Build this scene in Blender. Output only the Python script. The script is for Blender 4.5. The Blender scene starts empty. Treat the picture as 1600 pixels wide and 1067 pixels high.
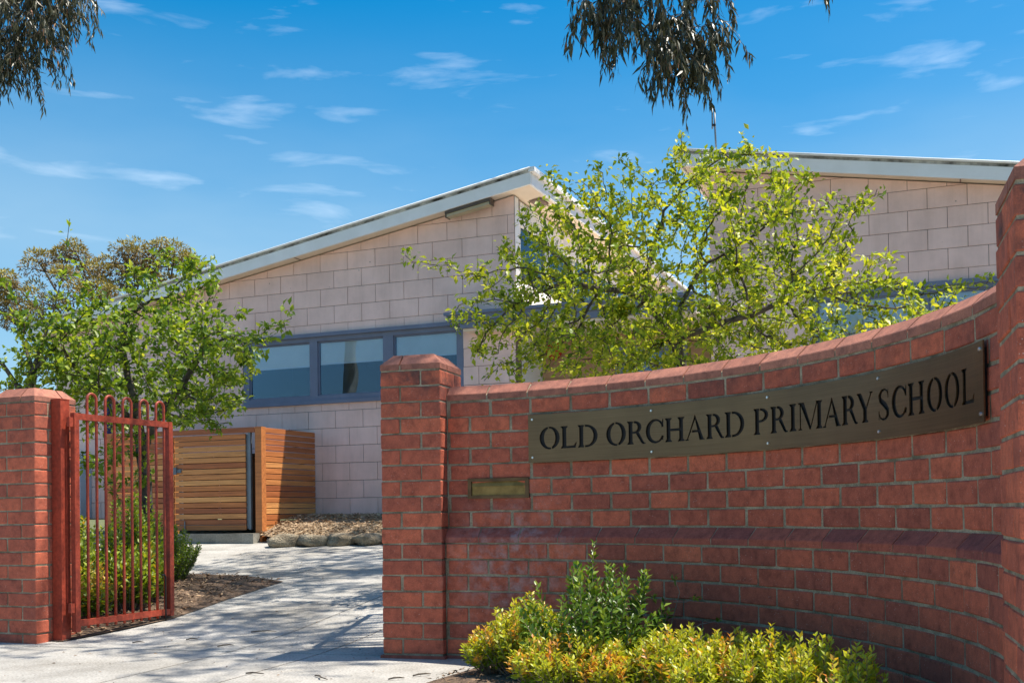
import bpy, math, random
import numpy as np
from mathutils import Vector, Matrix
from mathutils.geometry import delaunay_2d_cdt
random.seed(7); RNG = np.random.default_rng(11)
R = math.radians
scene = bpy.context.scene
col = scene.collection

# ------------------------------------------------------------------ camera, sky, sun, exposure
HC = 0.80                                   # camera height above the footpath
PITCH, ROLL, FPX, YC = 0.0127, 0.0134, 1730.7, 775.1
cam_d = bpy.data.cameras.new('camera'); cam = bpy.data.objects.new('camera', cam_d); col.objects.link(cam)
cam_d.sensor_width = 36.0; cam_d.lens = 36.0 * FPX / 1600.0
cam_d.shift_y = (YC - 533.5) / 1600.0
cam_d.clip_start = 0.05; cam_d.clip_end = 3000
_fw = Vector((0, math.cos(PITCH), math.sin(PITCH))); _u = Vector((0, -math.sin(PITCH), math.cos(PITCH))); _x = Vector((1, 0, 0))
_rt = _x * math.cos(ROLL) - _u * math.sin(ROLL); _up = _x * math.sin(ROLL) + _u * math.cos(ROLL)
m = Matrix.Identity(4)
for i in range(3):
    m[i][0] = _rt[i]; m[i][1] = _up[i]; m[i][2] = -_fw[i]
m[2][3] = HC
cam.matrix_world = m
scene.camera = cam

SHX, SHY = -0.42, -0.008                      # ground shadow of one metre of height
SUN_EL = math.atan(1 / math.hypot(SHX, SHY)); SUN_AZ = math.atan2(-SHX, -SHY)   # clockwise from +Y
world = bpy.data.worlds.new('World'); scene.world = world; world.use_nodes = True
wn = world.node_tree.nodes; wl = world.node_tree.links
for n in list(wn): wn.remove(n)
w_out = wn.new('ShaderNodeOutputWorld'); w_bg = wn.new('ShaderNodeBackground'); w_sky = wn.new('ShaderNodeTexSky')
w_sky.sky_type = 'NISHITA'; w_sky.sun_disc = False
w_sky.sun_elevation = SUN_EL; w_sky.sun_rotation = SUN_AZ
w_sky.air_density = 1.0; w_sky.dust_density = 1.3; w_sky.ozone_density = 3.0
w_hsv = wn.new('ShaderNodeHueSaturation'); w_hsv.inputs['Saturation'].default_value = 1.56; w_hsv.inputs['Value'].default_value = 0.615; w_hsv.inputs['Hue'].default_value = 0.488
w_tc = wn.new('ShaderNodeTexCoord'); w_map = wn.new('ShaderNodeMapping'); w_map.inputs['Scale'].default_value = (9, 9, 50)
w_map.inputs['Location'].default_value = (5.3, 2.9, 0.6)
w_no = wn.new('ShaderNodeTexNoise'); w_no.inputs['Scale'].default_value = 1.0; w_no.inputs['Detail'].default_value = 7; w_no.inputs['Roughness'].default_value = 0.52
w_no.inputs['Distortion'].default_value = 0.35
w_rp = wn.new('ShaderNodeValToRGB'); w_rp.color_ramp.elements[0].position = 0.58; w_rp.color_ramp.elements[1].position = 0.86
w_rp.color_ramp.elements[1].color = (0.36, 0.36, 0.36, 1)
w_mix = wn.new('ShaderNodeMixRGB'); w_mix.inputs['Color2'].default_value = (4.4, 4.9, 5.4, 1)
wl.new(w_tc.outputs['Generated'], w_map.inputs['Vector']); wl.new(w_map.outputs['Vector'], w_no.inputs['Vector'])
wl.new(w_no.outputs['Fac'], w_rp.inputs['Fac']); wl.new(w_sky.outputs['Color'], w_hsv.inputs['Color'])
w_sep = wn.new('ShaderNodeSeparateXYZ'); wl.new(w_tc.outputs['Generated'], w_sep.inputs[0])          # thin high haze, thicker low down
w_mr = wn.new('ShaderNodeMapRange'); w_mr.inputs['From Min'].default_value = 0.45; w_mr.inputs['From Max'].default_value = 0.10; w_mr.inputs['To Max'].default_value = 0.95
w_mr.interpolation_type = 'SMOOTHSTEP'; wl.new(w_sep.outputs['Z'], w_mr.inputs['Value'])
w_m2 = wn.new('ShaderNodeMapping'); w_m2.inputs['Scale'].default_value = (2.2, 2.2, 7); w_m2.inputs['Location'].default_value = (0.4, 1.3, 0.2); wl.new(w_tc.outputs['Generated'], w_m2.inputs['Vector'])
w_n2 = wn.new('ShaderNodeTexNoise'); w_n2.inputs['Scale'].default_value = 1.0; w_n2.inputs['Detail'].default_value = 5; wl.new(w_m2.outputs['Vector'], w_n2.inputs['Vector'])
w_r2 = wn.new('ShaderNodeMapRange'); w_r2.inputs['From Min'].default_value = 0.32; w_r2.inputs['From Max'].default_value = 0.66; w_r2.inputs['To Min'].default_value = 0.35; wl.new(w_n2.outputs['Fac'], w_r2.inputs['Value'])
w_mu = wn.new('ShaderNodeMath'); w_mu.operation = 'MULTIPLY'; wl.new(w_mr.outputs['Result'], w_mu.inputs[0]); wl.new(w_r2.outputs['Result'], w_mu.inputs[1])
w_hz = wn.new('ShaderNodeMixRGB'); w_hz.inputs['Color2'].default_value = (1.62, 2.45, 3.15, 1); wl.new(w_mu.outputs[0], w_hz.inputs['Fac']); wl.new(w_hsv.outputs['Color'], w_hz.inputs['Color1'])
wl.new(w_hz.outputs['Color'], w_mix.inputs['Color1']); wl.new(w_rp.outputs['Color'], w_mix.inputs['Fac'])
wl.new(w_mix.outputs['Color'], w_bg.inputs['Color']); wl.new(w_bg.outputs['Background'], w_out.inputs['Surface'])
w_bg.inputs['Strength'].default_value = 0.15

sun_d = bpy.data.lights.new('sun', 'SUN'); sun = bpy.data.objects.new('sun', sun_d); col.objects.link(sun)
sun_d.energy = 4.4; sun_d.angle = R(0.5); sun_d.color = (1.0, 0.93, 0.82)
sun.rotation_euler = Vector((SHX, SHY, -1)).to_track_quat('-Z', 'Y').to_euler()
sun.location = (8, 4, 20)
scene.view_settings.view_transform = 'Standard'; scene.view_settings.look = 'None'
scene.view_settings.exposure = 0.92; scene.view_settings.gamma = 1.0
scene.view_settings.use_curve_mapping = False
scene.render.engine = 'CYCLES'
scene.cycles.max_bounces = 6; scene.cycles.transparent_max_bounces = 12

# ------------------------------------------------------------------ pixel rays (only to measure where things stand)
def ray(x, y):
    a = (x - 800) / FPX; b = (YC - y) / FPX
    c, s = math.cos(ROLL), math.sin(ROLL)
    X = a * c + b * s; u = -a * s + b * c
    c, s = math.cos(PITCH), math.sin(PITCH)
    return Vector((X, c - u * s, s + u * c))
def at(x, y, Y):
    d = ray(x, y); k = Y / d.y
    return Vector((d.x * k, Y, d.z * k + HC))

# ------------------------------------------------------------------ helpers
def tag(o, label=None, cat=None, group=None, kind=None):
    if label: o['label'] = label
    if cat: o['category'] = cat
    if group: o['group'] = group
    if kind: o['kind'] = kind
    return o
def empty(name, loc=(0, 0, 0), rz=0.0):
    o = bpy.data.objects.new(name, None); o.location = loc; o.rotation_euler = (0, 0, rz); col.objects.link(o)
    o.empty_display_size = 0.1
    return o
def link(name, me, parent=None, loc=None, rot=None):
    o = bpy.data.objects.new(name, me); col.objects.link(o)
    if parent is not None: o.parent = parent
    if loc is not None: o.location = loc
    if rot is not None: o.rotation_euler = rot
    return o
class MB:
    def __init__(s): s.v = []; s.f = []
    def add(s, vs, fs):
        n = len(s.v); s.v += [tuple(v) for v in vs]; s.f += [tuple(i + n for i in f) for f in fs]; return s
    def box(s, x0, x1, y0, y1, z0, z1):
        return s.add([(x0, y0, z0), (x1, y0, z0), (x1, y1, z0), (x0, y1, z0), (x0, y0, z1), (x1, y0, z1), (x1, y1, z1), (x0, y1, z1)],
                     [(0, 3, 2, 1), (4, 5, 6, 7), (0, 1, 5, 4), (1, 2, 6, 5), (2, 3, 7, 6), (3, 0, 4, 7)])
    def prism(s, poly, y0, y1):
        """polygon in (x,z) pushed along y; poly counter-clockwise seen from -y"""
        n = len(poly)
        vs = [(x, y0, z) for x, z in poly] + [(x, y1, z) for x, z in poly]
        fs = [tuple(range(n)), tuple(range(2 * n - 1, n - 1, -1))]
        for i in range(n):
            j = (i + 1) % n; fs.append((j, i, n + i, n + j))
        return s.add(vs, fs)
    def prism_x(s, poly, x0, x1):
        """polygon in (y,z) pushed along x"""
        n = len(poly)
        vs = [(x0, y, z) for y, z in poly] + [(x1, y, z) for y, z in poly]
        fs = [tuple(range(n - 1, -1, -1)), tuple(range(n, 2 * n))]
        for i in range(n):
            j = (i + 1) % n; fs.append((i, j, n + j, n + i))
        return s.add(vs, fs)
    def tube(s, pts, rad, n=8, cap=True):
        pts = [Vector(p) for p in pts]
        if not hasattr(rad, '__len__'): rad = [rad] * len(pts)
        base = len(s.v); ref = None
        for i, p in enumerate(pts):
            d = (pts[min(i + 1, len(pts) - 1)] - pts[max(i - 1, 0)]).normalized()
            if ref is None: ref = Vector((1, 0, 0)) if abs(d.x) < 0.8 else Vector((0, 1, 0))
            a = (ref - d * ref.dot(d)).normalized(); b = d.cross(a); ref = a
            for k in range(n):
                t = 2 * math.pi * k / n; s.v.append(tuple(p + (a * math.cos(t) + b * math.sin(t)) * rad[i]))
        for i in range(len(pts) - 1):
            for k in range(n):
                j = (k + 1) % n; s.f.append((base + i * n + k, base + i * n + j, base + (i + 1) * n + j, base + (i + 1) * n + k))
        if cap:
            s.f.append(tuple(base + k for k in range(n - 1, -1, -1))); e = base + (len(pts) - 1) * n
            s.f.append(tuple(e + k for k in range(n)))
        return s
    def mesh(s, name, mat, smooth=False):
        me = bpy.data.meshes.new(name); me.from_pydata(s.v, [], s.f)
        if mat: me.materials.append(mat)
        if smooth: me.polygons.foreach_set('use_smooth', [True] * len(me.polygons))
        me.update(); return me
    def build(s, name, mat, parent=None, smooth=False, loc=None, rot=None):
        return link(name, s.mesh(name, mat, smooth), parent, loc, rot)

def cham_box(lx, ly, lz, b=0.004, jit=0.0):
    """chamfered box centred on the origin; 24 verts"""
    vs = []; idx = {}
    for sx in (-1, 1):
        for sy in (-1, 1):
            for sz in (-1, 1):
                c = (sx * lx / 2, sy * ly / 2, sz * lz / 2)
                j = [random.uniform(-jit, jit) for _ in range(3)]
                for ax in range(3):
                    v = [c[k] - (b * (sx, sy, sz)[k] if k != ax else 0) + j[k] for k in range(3)]
                    idx[(sx, sy, sz, ax)] = len(vs); vs.append(tuple(v))
    fs = []
    for ax in range(3):
        o = [k for k in range(3) if k != ax]
        for s in (-1, 1):
            q = []
            for p in ((-1, -1), (1, -1), (1, 1), (-1, 1)):
                sg = [0, 0, 0]; sg[ax] = s; sg[o[0]] = p[0]; sg[o[1]] = p[1]; q.append(idx[(*sg, ax)])
            fs.append(tuple(q))
    for ax in range(3):                       # edges along ax
        o = [k for k in range(3) if k != ax]
        for p in (-1, 1):
            for q_ in (-1, 1):
                def key(s, a):
                    sg = [0, 0, 0]; sg[ax] = s; sg[o[0]] = p; sg[o[1]] = q_; return idx[(*sg, a)]
                fs.append((key(-1, o[0]), key(1, o[0]), key(1, o[1]), key(-1, o[1])))
    for sx in (-1, 1):
        for sy in (-1, 1):
            for sz in (-1, 1): fs.append(tuple(idx[(sx, sy, sz, a)] for a in range(3)))
    return vs, fs
def fix_normals(me):
    import bmesh
    bm = bmesh.new(); bm.from_mesh(me); bmesh.ops.recalc_face_normals(bm, faces=bm.faces); bm.to_mesh(me); bm.free(); return me
def cham_mesh(name, lx, ly, lz, mat, b=0.004, jit=0.0):
    vs, fs = cham_box(lx, ly, lz, b, jit); mb = MB(); mb.add(vs, fs); return fix_normals(mb.mesh(name, mat))

# ------------------------------------------------------------------ materials
def new_mat(name):
    mt = bpy.data.materials.new(name); mt.use_nodes = True
    nt = mt.node_tree; b = nt.nodes['Principled BSDF']; return mt, nt, b
def N_(nt, typ, **kw):
    n = nt.nodes.new(typ)
    for k, v in kw.items():
        if k in n.inputs: n.inputs[k].default_value = v
        else: setattr(n, k, v)
    return n
def ramp(nt, stops):
    n = nt.nodes.new('ShaderNodeValToRGB'); cr = n.color_ramp
    while len(cr.elements) < len(stops): cr.elements.new(0.5)
    for e, (p, c) in zip(cr.elements, stops): e.position = p; e.color = (*c, 1)
    return n
def mix(nt, fac, c1, c2, blend='MIX'):
    n = nt.nodes.new('ShaderNodeMixRGB'); n.blend_type = blend
    for k, v in (('Fac', fac), ('Color1', c1), ('Color2', c2)):
        if hasattr(v, 'is_output'): nt.links.new(v, n.inputs[k])
        elif isinstance(v, (int, float)): n.inputs[k].default_value = v
        else: n.inputs[k].default_value = (*v, 1)
    return n.outputs['Color']
def bump(nt, b, h, strength=0.3, dist=0.01):
    n = nt.nodes.new('ShaderNodeBump'); n.inputs['Strength'].default_value = strength; n.inputs['Distance'].default_value = dist
    nt.links.new(h, n.inputs['Height']); nt.links.new(n.outputs['Normal'], b.inputs['Normal'])
def objco(nt, rnd_shift=True):
    tc = nt.nodes.new('ShaderNodeTexCoord')
    if not rnd_shift: return tc.outputs['Object'], None
    oi = nt.nodes.new('ShaderNodeObjectInfo')
    sc = nt.nodes.new('ShaderNodeVectorMath'); sc.operation = 'SCALE'; sc.inputs[0].default_value = (37.1, 23.7, 51.3)
    nt.links.new(oi.outputs['Random'], sc.inputs['Scale'])
    ad = nt.nodes.new('ShaderNodeVectorMath'); ad.operation = 'ADD'
    nt.links.new(tc.outputs['Object'], ad.inputs[0]); nt.links.new(sc.outputs[0], ad.inputs[1])
    return ad.outputs[0], oi.outputs['Random']
def geo_pos(nt):
    return nt.nodes.new('ShaderNodeNewGeometry').outputs['Position']

def mat_brick(name, tones, speck=0.5, soot=0.85):
    mt, nt, b = new_mat(name); v, rnd = objco(nt)
    rp = ramp(nt, tones); rp.color_ramp.interpolation = 'LINEAR'; nt.links.new(rnd, rp.inputs['Fac'])
    n1 = N_(nt, 'ShaderNodeTexNoise', Scale=19.0, Detail=7.0, Roughness=0.72); nt.links.new(v, n1.inputs['Vector'])
    r1 = ramp(nt, [(0.28, (0.50, 0.50, 0.54)), (0.5, (0.92, 0.92, 0.94)), (0.72, (1.22, 1.2, 1.16))]); nt.links.new(n1.outputs['Fac'], r1.inputs['Fac'])
    c = mix(nt, 1.0, rp.outputs['Color'], r1.outputs['Color'], 'MULTIPLY')
    n2 = N_(nt, 'ShaderNodeTexNoise', Scale=260.0, Detail=2.0); nt.links.new(v, n2.inputs['Vector'])
    r2 = ramp(nt, [(0.35, (0.72, 0.7, 0.7)), (0.7, (1.12, 1.12, 1.12))]); nt.links.new(n2.outputs['Fac'], r2.inputs['Fac'])
    c = mix(nt, 0.7, c, r2.outputs['Color'], 'MULTIPLY')
    vo = N_(nt, 'ShaderNodeTexVoronoi', Scale=85.0); nt.links.new(v, vo.inputs['Vector'])
    r3 = ramp(nt, [(0.10, (1, 1, 1)), (0.19, (0, 0, 0))]); nt.links.new(vo.outputs['Distance'], r3.inputs['Fac'])
    n4 = N_(nt, 'ShaderNodeTexNoise', Scale=30.0, Detail=1.0); nt.links.new(v, n4.inputs['Vector'])
    r4 = ramp(nt, [(0.5, (0, 0, 0)), (0.62, (speck, speck, speck))]); nt.links.new(n4.outputs['Fac'], r4.inputs['Fac'])
    sp = mix(nt, 1.0, r3.outputs['Color'], r4.outputs['Color'], 'MULTIPLY')
    c = mix(nt, sp, c, (0.72, 0.58, 0.50))
    # soot and lichen that gathers on the upper courses and coping
    gp = geo_pos(nt); sx = nt.nodes.new('ShaderNodeSeparateXYZ'); nt.links.new(gp, sx.inputs[0])
    mr = N_(nt, 'ShaderNodeMapRange'); mr.inputs['From Min'].default_value = 1.22; mr.inputs['From Max'].default_value = 1.52
    nt.links.new(sx.outputs['Z'], mr.inputs['Value'])
    ns = N_(nt, 'ShaderNodeTexNoise', Scale=9.0, Detail=6.0, Roughness=0.7); nt.links.new(gp, ns.inputs['Vector'])
    rs = ramp(nt, [(0.40, (0, 0, 0)), (0.64, (soot, soot, soot))]); nt.links.new(ns.outputs['Fac'], rs.inputs['Fac'])
    st = mix(nt, 1.0, rs.outputs['Color'], mr.outputs['Result'], 'MULTIPLY')
    c = mix(nt, st, c, (0.055, 0.042, 0.04))
    dv = nt.nodes.new('ShaderNodeVectorMath'); dv.operation = 'DISTANCE'; dv.inputs[1].default_value = (0.02, 5.86, 0.50); nt.links.new(gp, dv.inputs[0])
    me_ = N_(nt, 'ShaderNodeMapRange'); me_.inputs['From Min'].default_value = 0.50; me_.inputs['From Max'].default_value = 0.15; nt.links.new(dv.outputs['Value'], me_.inputs['Value'])
    nf = N_(nt, 'ShaderNodeTexNoise', Scale=13.0, Detail=5.0, Roughness=0.7); nt.links.new(gp, nf.inputs['Vector'])
    rf = ramp(nt, [(0.46, (0, 0, 0)), (0.7, (0.55, 0.55, 0.55))]); nt.links.new(nf.outputs['Fac'], rf.inputs['Fac'])
    c = mix(nt, mix(nt, 1.0, rf.outputs['Color'], me_.outputs['Result'], 'MULTIPLY'), c, (0.42, 0.37, 0.36))
    nt.links.new(c, b.inputs['Base Color']); b.inputs['Roughness'].default_value = 0.82
    b.inputs['Specular IOR Level'].default_value = 0.3
    h = mix(nt, 0.5, n2.outputs['Fac'], n1.outputs['Fac']); bump(nt, b, h, 0.45, 0.006)
    return mt
def mat_noise(name, c1, c2, scale=8, rough=0.8, bs=0.3, bd=0.006, detail=6, fine=None, metallic=0.0, spec=0.4, lo=0.35, hi=0.65):
    mt, nt, b = new_mat(name); v = geo_pos(nt)
    n1 = N_(nt, 'ShaderNodeTexNoise', Scale=float(scale), Detail=float(detail), Roughness=0.6); nt.links.new(v, n1.inputs['Vector'])
    rp = ramp(nt, [(lo, c1), (hi, c2)]); nt.links.new(n1.outputs['Fac'], rp.inputs['Fac']); c = rp.outputs['Color']
    h = n1.outputs['Fac']
    if fine:
        n2 = N_(nt, 'ShaderNodeTexNoise', Scale=float(fine), Detail=3.0); nt.links.new(v, n2.inputs['Vector'])
        r2 = ramp(nt, [(0.3, (0.62, 0.62, 0.62)), (0.7, (1.25, 1.25, 1.25))]); nt.links.new(n2.outputs['Fac'], r2.inputs['Fac'])
        c = mix(nt, 0.8, c, r2.outputs['Color'], 'MULTIPLY'); h = n2.outputs['Fac']
    nt.links.new(c, b.inputs['Base Color']); b.inputs['Roughness'].default_value = rough; b.inputs['Metallic'].default_value = metallic
    b.inputs['Specular IOR Level'].default_value = spec
    if bs: bump(nt, b, h, bs, bd)
    return mt
def mat_block(name):
    mt, nt, b = new_mat(name); v, rnd = objco(nt); gp = geo_pos(nt)
    rp = ramp(nt, [(0.0, (0.88, 0.615, 0.535)), (0.5, (0.90, 0.63, 0.55)), (1.0, (0.91, 0.645, 0.565))]); nt.links.new(rnd, rp.inputs['Fac'])
    n1 = N_(nt, 'ShaderNodeTexNoise', Scale=2.2, Detail=6.0, Roughness=0.65); nt.links.new(gp, n1.inputs['Vector'])
    r1 = ramp(nt, [(0.35, (0.88, 0.87, 0.86)), (0.65, (1.05, 1.05, 1.05))]); nt.links.new(n1.outputs['Fac'], r1.inputs['Fac'])
    c = mix(nt, 1.0, rp.outputs['Color'], r1.outputs['Color'], 'MULTIPLY')
    vo = N_(nt, 'ShaderNodeTexVoronoi', Scale=5.0); nt.links.new(v, vo.inputs['Vector'])
    r3 = ramp(nt, [(0.02, (0.7, 0.7, 0.7)), (0.06, (0, 0, 0))]); nt.links.new(vo.outputs['Distance'], r3.inputs['Fac'])
    c = mix(nt, r3.outputs['Color'], c, (0.2, 0.15, 0.12))
    ms = N_(nt, 'ShaderNodeMapping'); ms.inputs['Scale'].default_value = (7, 7, 0.55); nt.links.new(gp, ms.inputs['Vector'])
    n5 = N_(nt, 'ShaderNodeTexNoise', Scale=1.0, Detail=7.0, Roughness=0.7); nt.links.new(ms.outputs['Vector'], n5.inputs['Vector'])
    r5 = ramp(nt, [(0.34, (0.80, 0.78, 0.75)), (0.52, (1.0, 1.0, 1.0))]); nt.links.new(n5.outputs['Fac'], r5.inputs['Fac'])
    c = mix(nt, 0.35, c, r5.outputs['Color'], 'MULTIPLY')
    nt.links.new(c, b.inputs['Base Color']); b.inputs['Roughness'].default_value = 0.75
    n2 = N_(nt, 'ShaderNodeTexNoise', Scale=90.0, Detail=4.0); nt.links.new(v, n2.inputs['Vector']); bump(nt, b, n2.outputs['Fac'], 0.35, 0.004)
    return mt
def mat_timber(name, tones):
    mt, nt, b = new_mat(name); v, rnd = objco(nt)
    rp = ramp(nt, tones); nt.links.new(rnd, rp.inputs['Fac'])
    mp = N_(nt, 'ShaderNodeMapping'); mp.inputs['Scale'].default_value = (2.2, 40, 40); nt.links.new(v, mp.inputs['Vector'])
    n1 = N_(nt, 'ShaderNodeTexNoise', Scale=1.0, Detail=8.0, Roughness=0.65); nt.links.new(mp.outputs['Vector'], n1.inputs['Vector'])
    r1 = ramp(nt, [(0.3, (0.62, 0.55, 0.5)), (0.7, (1.18, 1.15, 1.1))]); nt.links.new(n1.outputs['Fac'], r1.inputs['Fac'])
    c = mix(nt, 1.0, rp.outputs['Color'], r1.outputs['Color'], 'MULTIPLY')
    nt.links.new(c, b.inputs['Base Color']); b.inputs['Roughness'].default_value = 0.6; bump(nt, b, n1.outputs['Fac'], 0.3, 0.004)
    return mt
def mat_plain(name, c, rough=0.5, metallic=0.0, var=0.12, scale=5, spec=0.4):
    lo = tuple(x * (1 - var) for x in c); hi = tuple(min(1, x * (1 + var)) for x in c)
    return mat_noise(name, lo, hi, scale=scale, rough=rough, bs=0.0, metallic=metallic, spec=spec)
def mat_leaf(name, stops, trans=0.35, rough=0.42):
    mt, nt, b = new_mat(name)
    at_ = nt.nodes.new('ShaderNodeAttribute'); at_.attribute_name = 'rnd'
    rp = ramp(nt, stops); nt.links.new(at_.outputs['Fac'], rp.inputs['Fac'])
    nt.links.new(rp.outputs['Color'], b.inputs['Base Color']); b.inputs['Roughness'].default_value = rough
    b.inputs['Specular IOR Level'].default_value = 0.4
    tr = nt.nodes.new('ShaderNodeBsdfTranslucent')
    tcol = mix(nt, 1.0, rp.outputs['Color'], (1.5, 1.35, 0.55), 'MULTIPLY'); nt.links.new(tcol, tr.inputs['Color'])
    mx = nt.nodes.new('ShaderNodeMixShader'); mx.inputs['Fac'].default_value = trans
    nt.links.new(b.outputs['BSDF'], mx.inputs[1]); nt.links.new(tr.outputs['BSDF'], mx.inputs[2])
    nt.links.new(mx.outputs['Shader'], nt.nodes['Material Output'].inputs['Surface'])
    return mt
def mat_glass(name, tint=(0.92, 0.95, 0.97), boost=0.02):
    mt, nt, b = new_mat(name); nt.nodes.remove(b)
    tr = nt.nodes.new('ShaderNodeBsdfTransparent'); tr.inputs['Color'].default_value = (*tint, 1)
    gl = nt.nodes.new('ShaderNodeBsdfGlossy'); gl.inputs['Roughness'].default_value = 0.01; gl.inputs['Color'].default_value = (0.55, 0.78, 1, 1)
    fr = nt.nodes.new('ShaderNodeFresnel'); fr.inputs['IOR'].default_value = 1.55
    ad = nt.nodes.new('ShaderNodeMath'); ad.operation = 'ADD'; ad.inputs[1].default_value = boost; nt.links.new(fr.outputs['Fac'], ad.inputs[0])
    nv = N_(nt, 'ShaderNodeTexNoise', Scale=1.6, Detail=1.0); nt.links.new(geo_pos(nt), nv.inputs['Vector'])
    bp = nt.nodes.new('ShaderNodeBump'); bp.inputs['Strength'].default_value = 0.06; bp.inputs['Distance'].default_value = 0.05
    nt.links.new(nv.outputs['Fac'], bp.inputs['Height']); nt.links.new(bp.outputs['Normal'], gl.inputs['Normal'])
    mx = nt.nodes.new('ShaderNodeMixShader'); nt.links.new(ad.outputs[0], mx.inputs['Fac'])
    nt.links.new(tr.outputs[0], mx.inputs[1]); nt.links.new(gl.outputs[0], mx.inputs[2])
    nt.links.new(mx.outputs[0], nt.nodes['Material Output'].inputs['Surface']); return mt

M = {}
M['brick'] = mat_brick('brick', [(0.0, (0.36, 0.098, 0.062)), (0.25, (0.47, 0.120, 0.068)), (0.75, (0.56, 0.138, 0.073)), (1.0, (0.65, 0.165, 0.082))])
M['plinth_brick'] = mat_brick('plinth_brick', [(0.0, (0.31, 0.088, 0.066)), (0.5, (0.40, 0.105, 0.068)), (1.0, (0.48, 0.125, 0.072))], 0.3)
M['cope_brick'] = mat_brick('cope_brick', [(0.0, (0.40, 0.150, 0.098)), (1.0, (0.55, 0.225, 0.145))], 0.2, 0.35)
M['mortar'] = mat_noise('mortar', (0.17, 0.138, 0.085), (0.42, 0.345, 0.235), scale=9, rough=0.95, bs=0.6, bd=0.01, fine=150)
M['block'] = mat_block('painted_block')
M['joint'] = mat_plain('painted_joint', (0.24, 0.175, 0.15), 0.9)
M['white'] = mat_noise('white_paint', (0.83, 0.82, 0.79), (0.91, 0.90, 0.88), scale=3, rough=0.55, bs=0.0, fine=None)
M['soffit'] = mat_noise('soffit_paint', (0.76, 0.64, 0.50), (0.84, 0.72, 0.58), scale=3, rough=0.7, bs=0.0)
M['flash'] = mat_noise('roof_metal', (0.55, 0.55, 0.54), (0.72, 0.72, 0.71), scale=5, rough=0.4, bs=0.0, metallic=0.3)
M['grime'] = mat_noise('gutter_grime', (0.05, 0.045, 0.035), (0.62, 0.58, 0.5), scale=5, rough=0.9, bs=0.3)
M['frame'] = mat_plain('blue_grey_paint', (0.165, 0.19, 0.265), 0.5, var=0.08)
M['glass'] = mat_glass('window_glass')
M['blind'] = mat_plain('roller_blind', (0.95, 0.89, 0.77), 0.8, var=0.04)
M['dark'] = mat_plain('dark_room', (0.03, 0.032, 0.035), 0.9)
M['timber'] = mat_timber('merbau_slats', [(0.0, (0.36, 0.108, 0.036)), (0.2, (0.46, 0.15, 0.045)), (0.6, (0.56, 0.205, 0.058)), (1.0, (0.73, 0.355, 0.12))])
M['steel'] = mat_plain('galvanised_steel', (0.17, 0.20, 0.23), 0.5, 0.5)
M['red_steel'] = mat_noise('red_oxide_paint', (0.20, 0.036, 0.022), (0.36, 0.056, 0.027), scale=7, rough=0.5, bs=0.15, bd=0.002, spec=0.4, fine=45, lo=0.25, hi=0.55)
M['black'] = mat_plain('black_iron', (0.02, 0.02, 0.02), 0.5)
M['bronze'] = None
M['letter'] = mat_plain('dark_recess', (0.012, 0.010, 0.009), 0.7)
M['screw'] = mat_plain('screw_steel', (0.7, 0.7, 0.68), 0.3, 0.9)
M['brass'] = mat_noise('aged_brass', (0.20, 0.125, 0.035), (0.36, 0.235, 0.075), scale=14, rough=0.55, bs=0.05, metallic=0.55)
M['brass_dark'] = mat_noise('brass_frame', (0.10, 0.058, 0.028), (0.17, 0.10, 0.045), scale=18, rough=0.5, bs=0.05, metallic=0.6)
M['concrete'] = mat_noise('concrete', (0.335, 0.32, 0.292), (0.455, 0.436, 0.40), scale=1.6, rough=0.9, bs=0.6, bd=0.006, fine=75)
_mt = M['concrete']; _nt = _mt.node_tree; _b = _nt.nodes['Principled BSDF']; _src = _b.inputs['Base Color'].links[0].from_socket; _gp = geo_pos(_nt)
_n = N_(_nt, 'ShaderNodeTexNoise', Scale=0.9, Detail=8.0, Roughness=0.7); _nt.links.new(_gp, _n.inputs['Vector'])
_r = ramp(_nt, [(0.36, (0.70, 0.68, 0.65)), (0.56, (1.0, 1.0, 1.0))]); _nt.links.new(_n.outputs['Fac'], _r.inputs['Fac'])
_v = N_(_nt, 'ShaderNodeTexVoronoi', Scale=34.0); _nt.links.new(_gp, _v.inputs['Vector']); _rv = ramp(_nt, [(0.10, (0.45, 0.43, 0.40)), (0.2, (1, 1, 1))]); _nt.links.new(_v.outputs['Distance'], _rv.inputs['Fac'])
_nt.links.new(mix(_nt, 0.8, mix(_nt, 1.0, _src, _r.outputs['Color'], 'MULTIPLY'), _rv.outputs['Color'], 'MULTIPLY'), _b.inputs['Base Color'])
M['kerb'] = mat_noise('kerb_concrete', (0.20, 0.185, 0.15), (0.32, 0.30, 0.25), scale=4, rough=0.9, bs=0.5, fine=80)
M['soil'] = mat_noise('mulch_soil', (0.07, 0.045, 0.03), (0.20, 0.135, 0.09), scale=14, rough=1.0, bs=0.8, bd=0.02, fine=70)
M['straw'] = mat_noise('straw_soil', (0.22, 0.15, 0.09), (0.40, 0.30, 0.19), scale=14, rough=1.0, bs=0.8, bd=0.02, fine=70)
M['grass'] = mat_noise('dry_grass', (0.07, 0.09, 0.03), (0.17, 0.17, 0.07), scale=3, rough=1.0, bs=0.5, fine=60)
M['rock'] = mat_noise('sandstone', (0.19, 0.15, 0.10), (0.40, 0.33, 0.23), scale=7, rough=0.95, bs=0.8, bd=0.03, fine=60)
M['chip'] = mat_leaf('wood_chips', [(0.0, (0.10, 0.055, 0.03)), (0.5, (0.30, 0.19, 0.11)), (1.0, (0.55, 0.42, 0.27))], 0.0, 0.9)
M['bark'] = mat_noise('fruit_tree_bark', (0.045, 0.036, 0.028), (0.14, 0.115, 0.09), scale=20, rough=0.95, bs=0.8, bd=0.01)
M['gum_bark'] = mat_noise('gum_bark', (0.30, 0.24, 0.18), (0.52, 0.45, 0.36), scale=5, rough=0.8, bs=0.4, bd=0.01)
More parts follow.
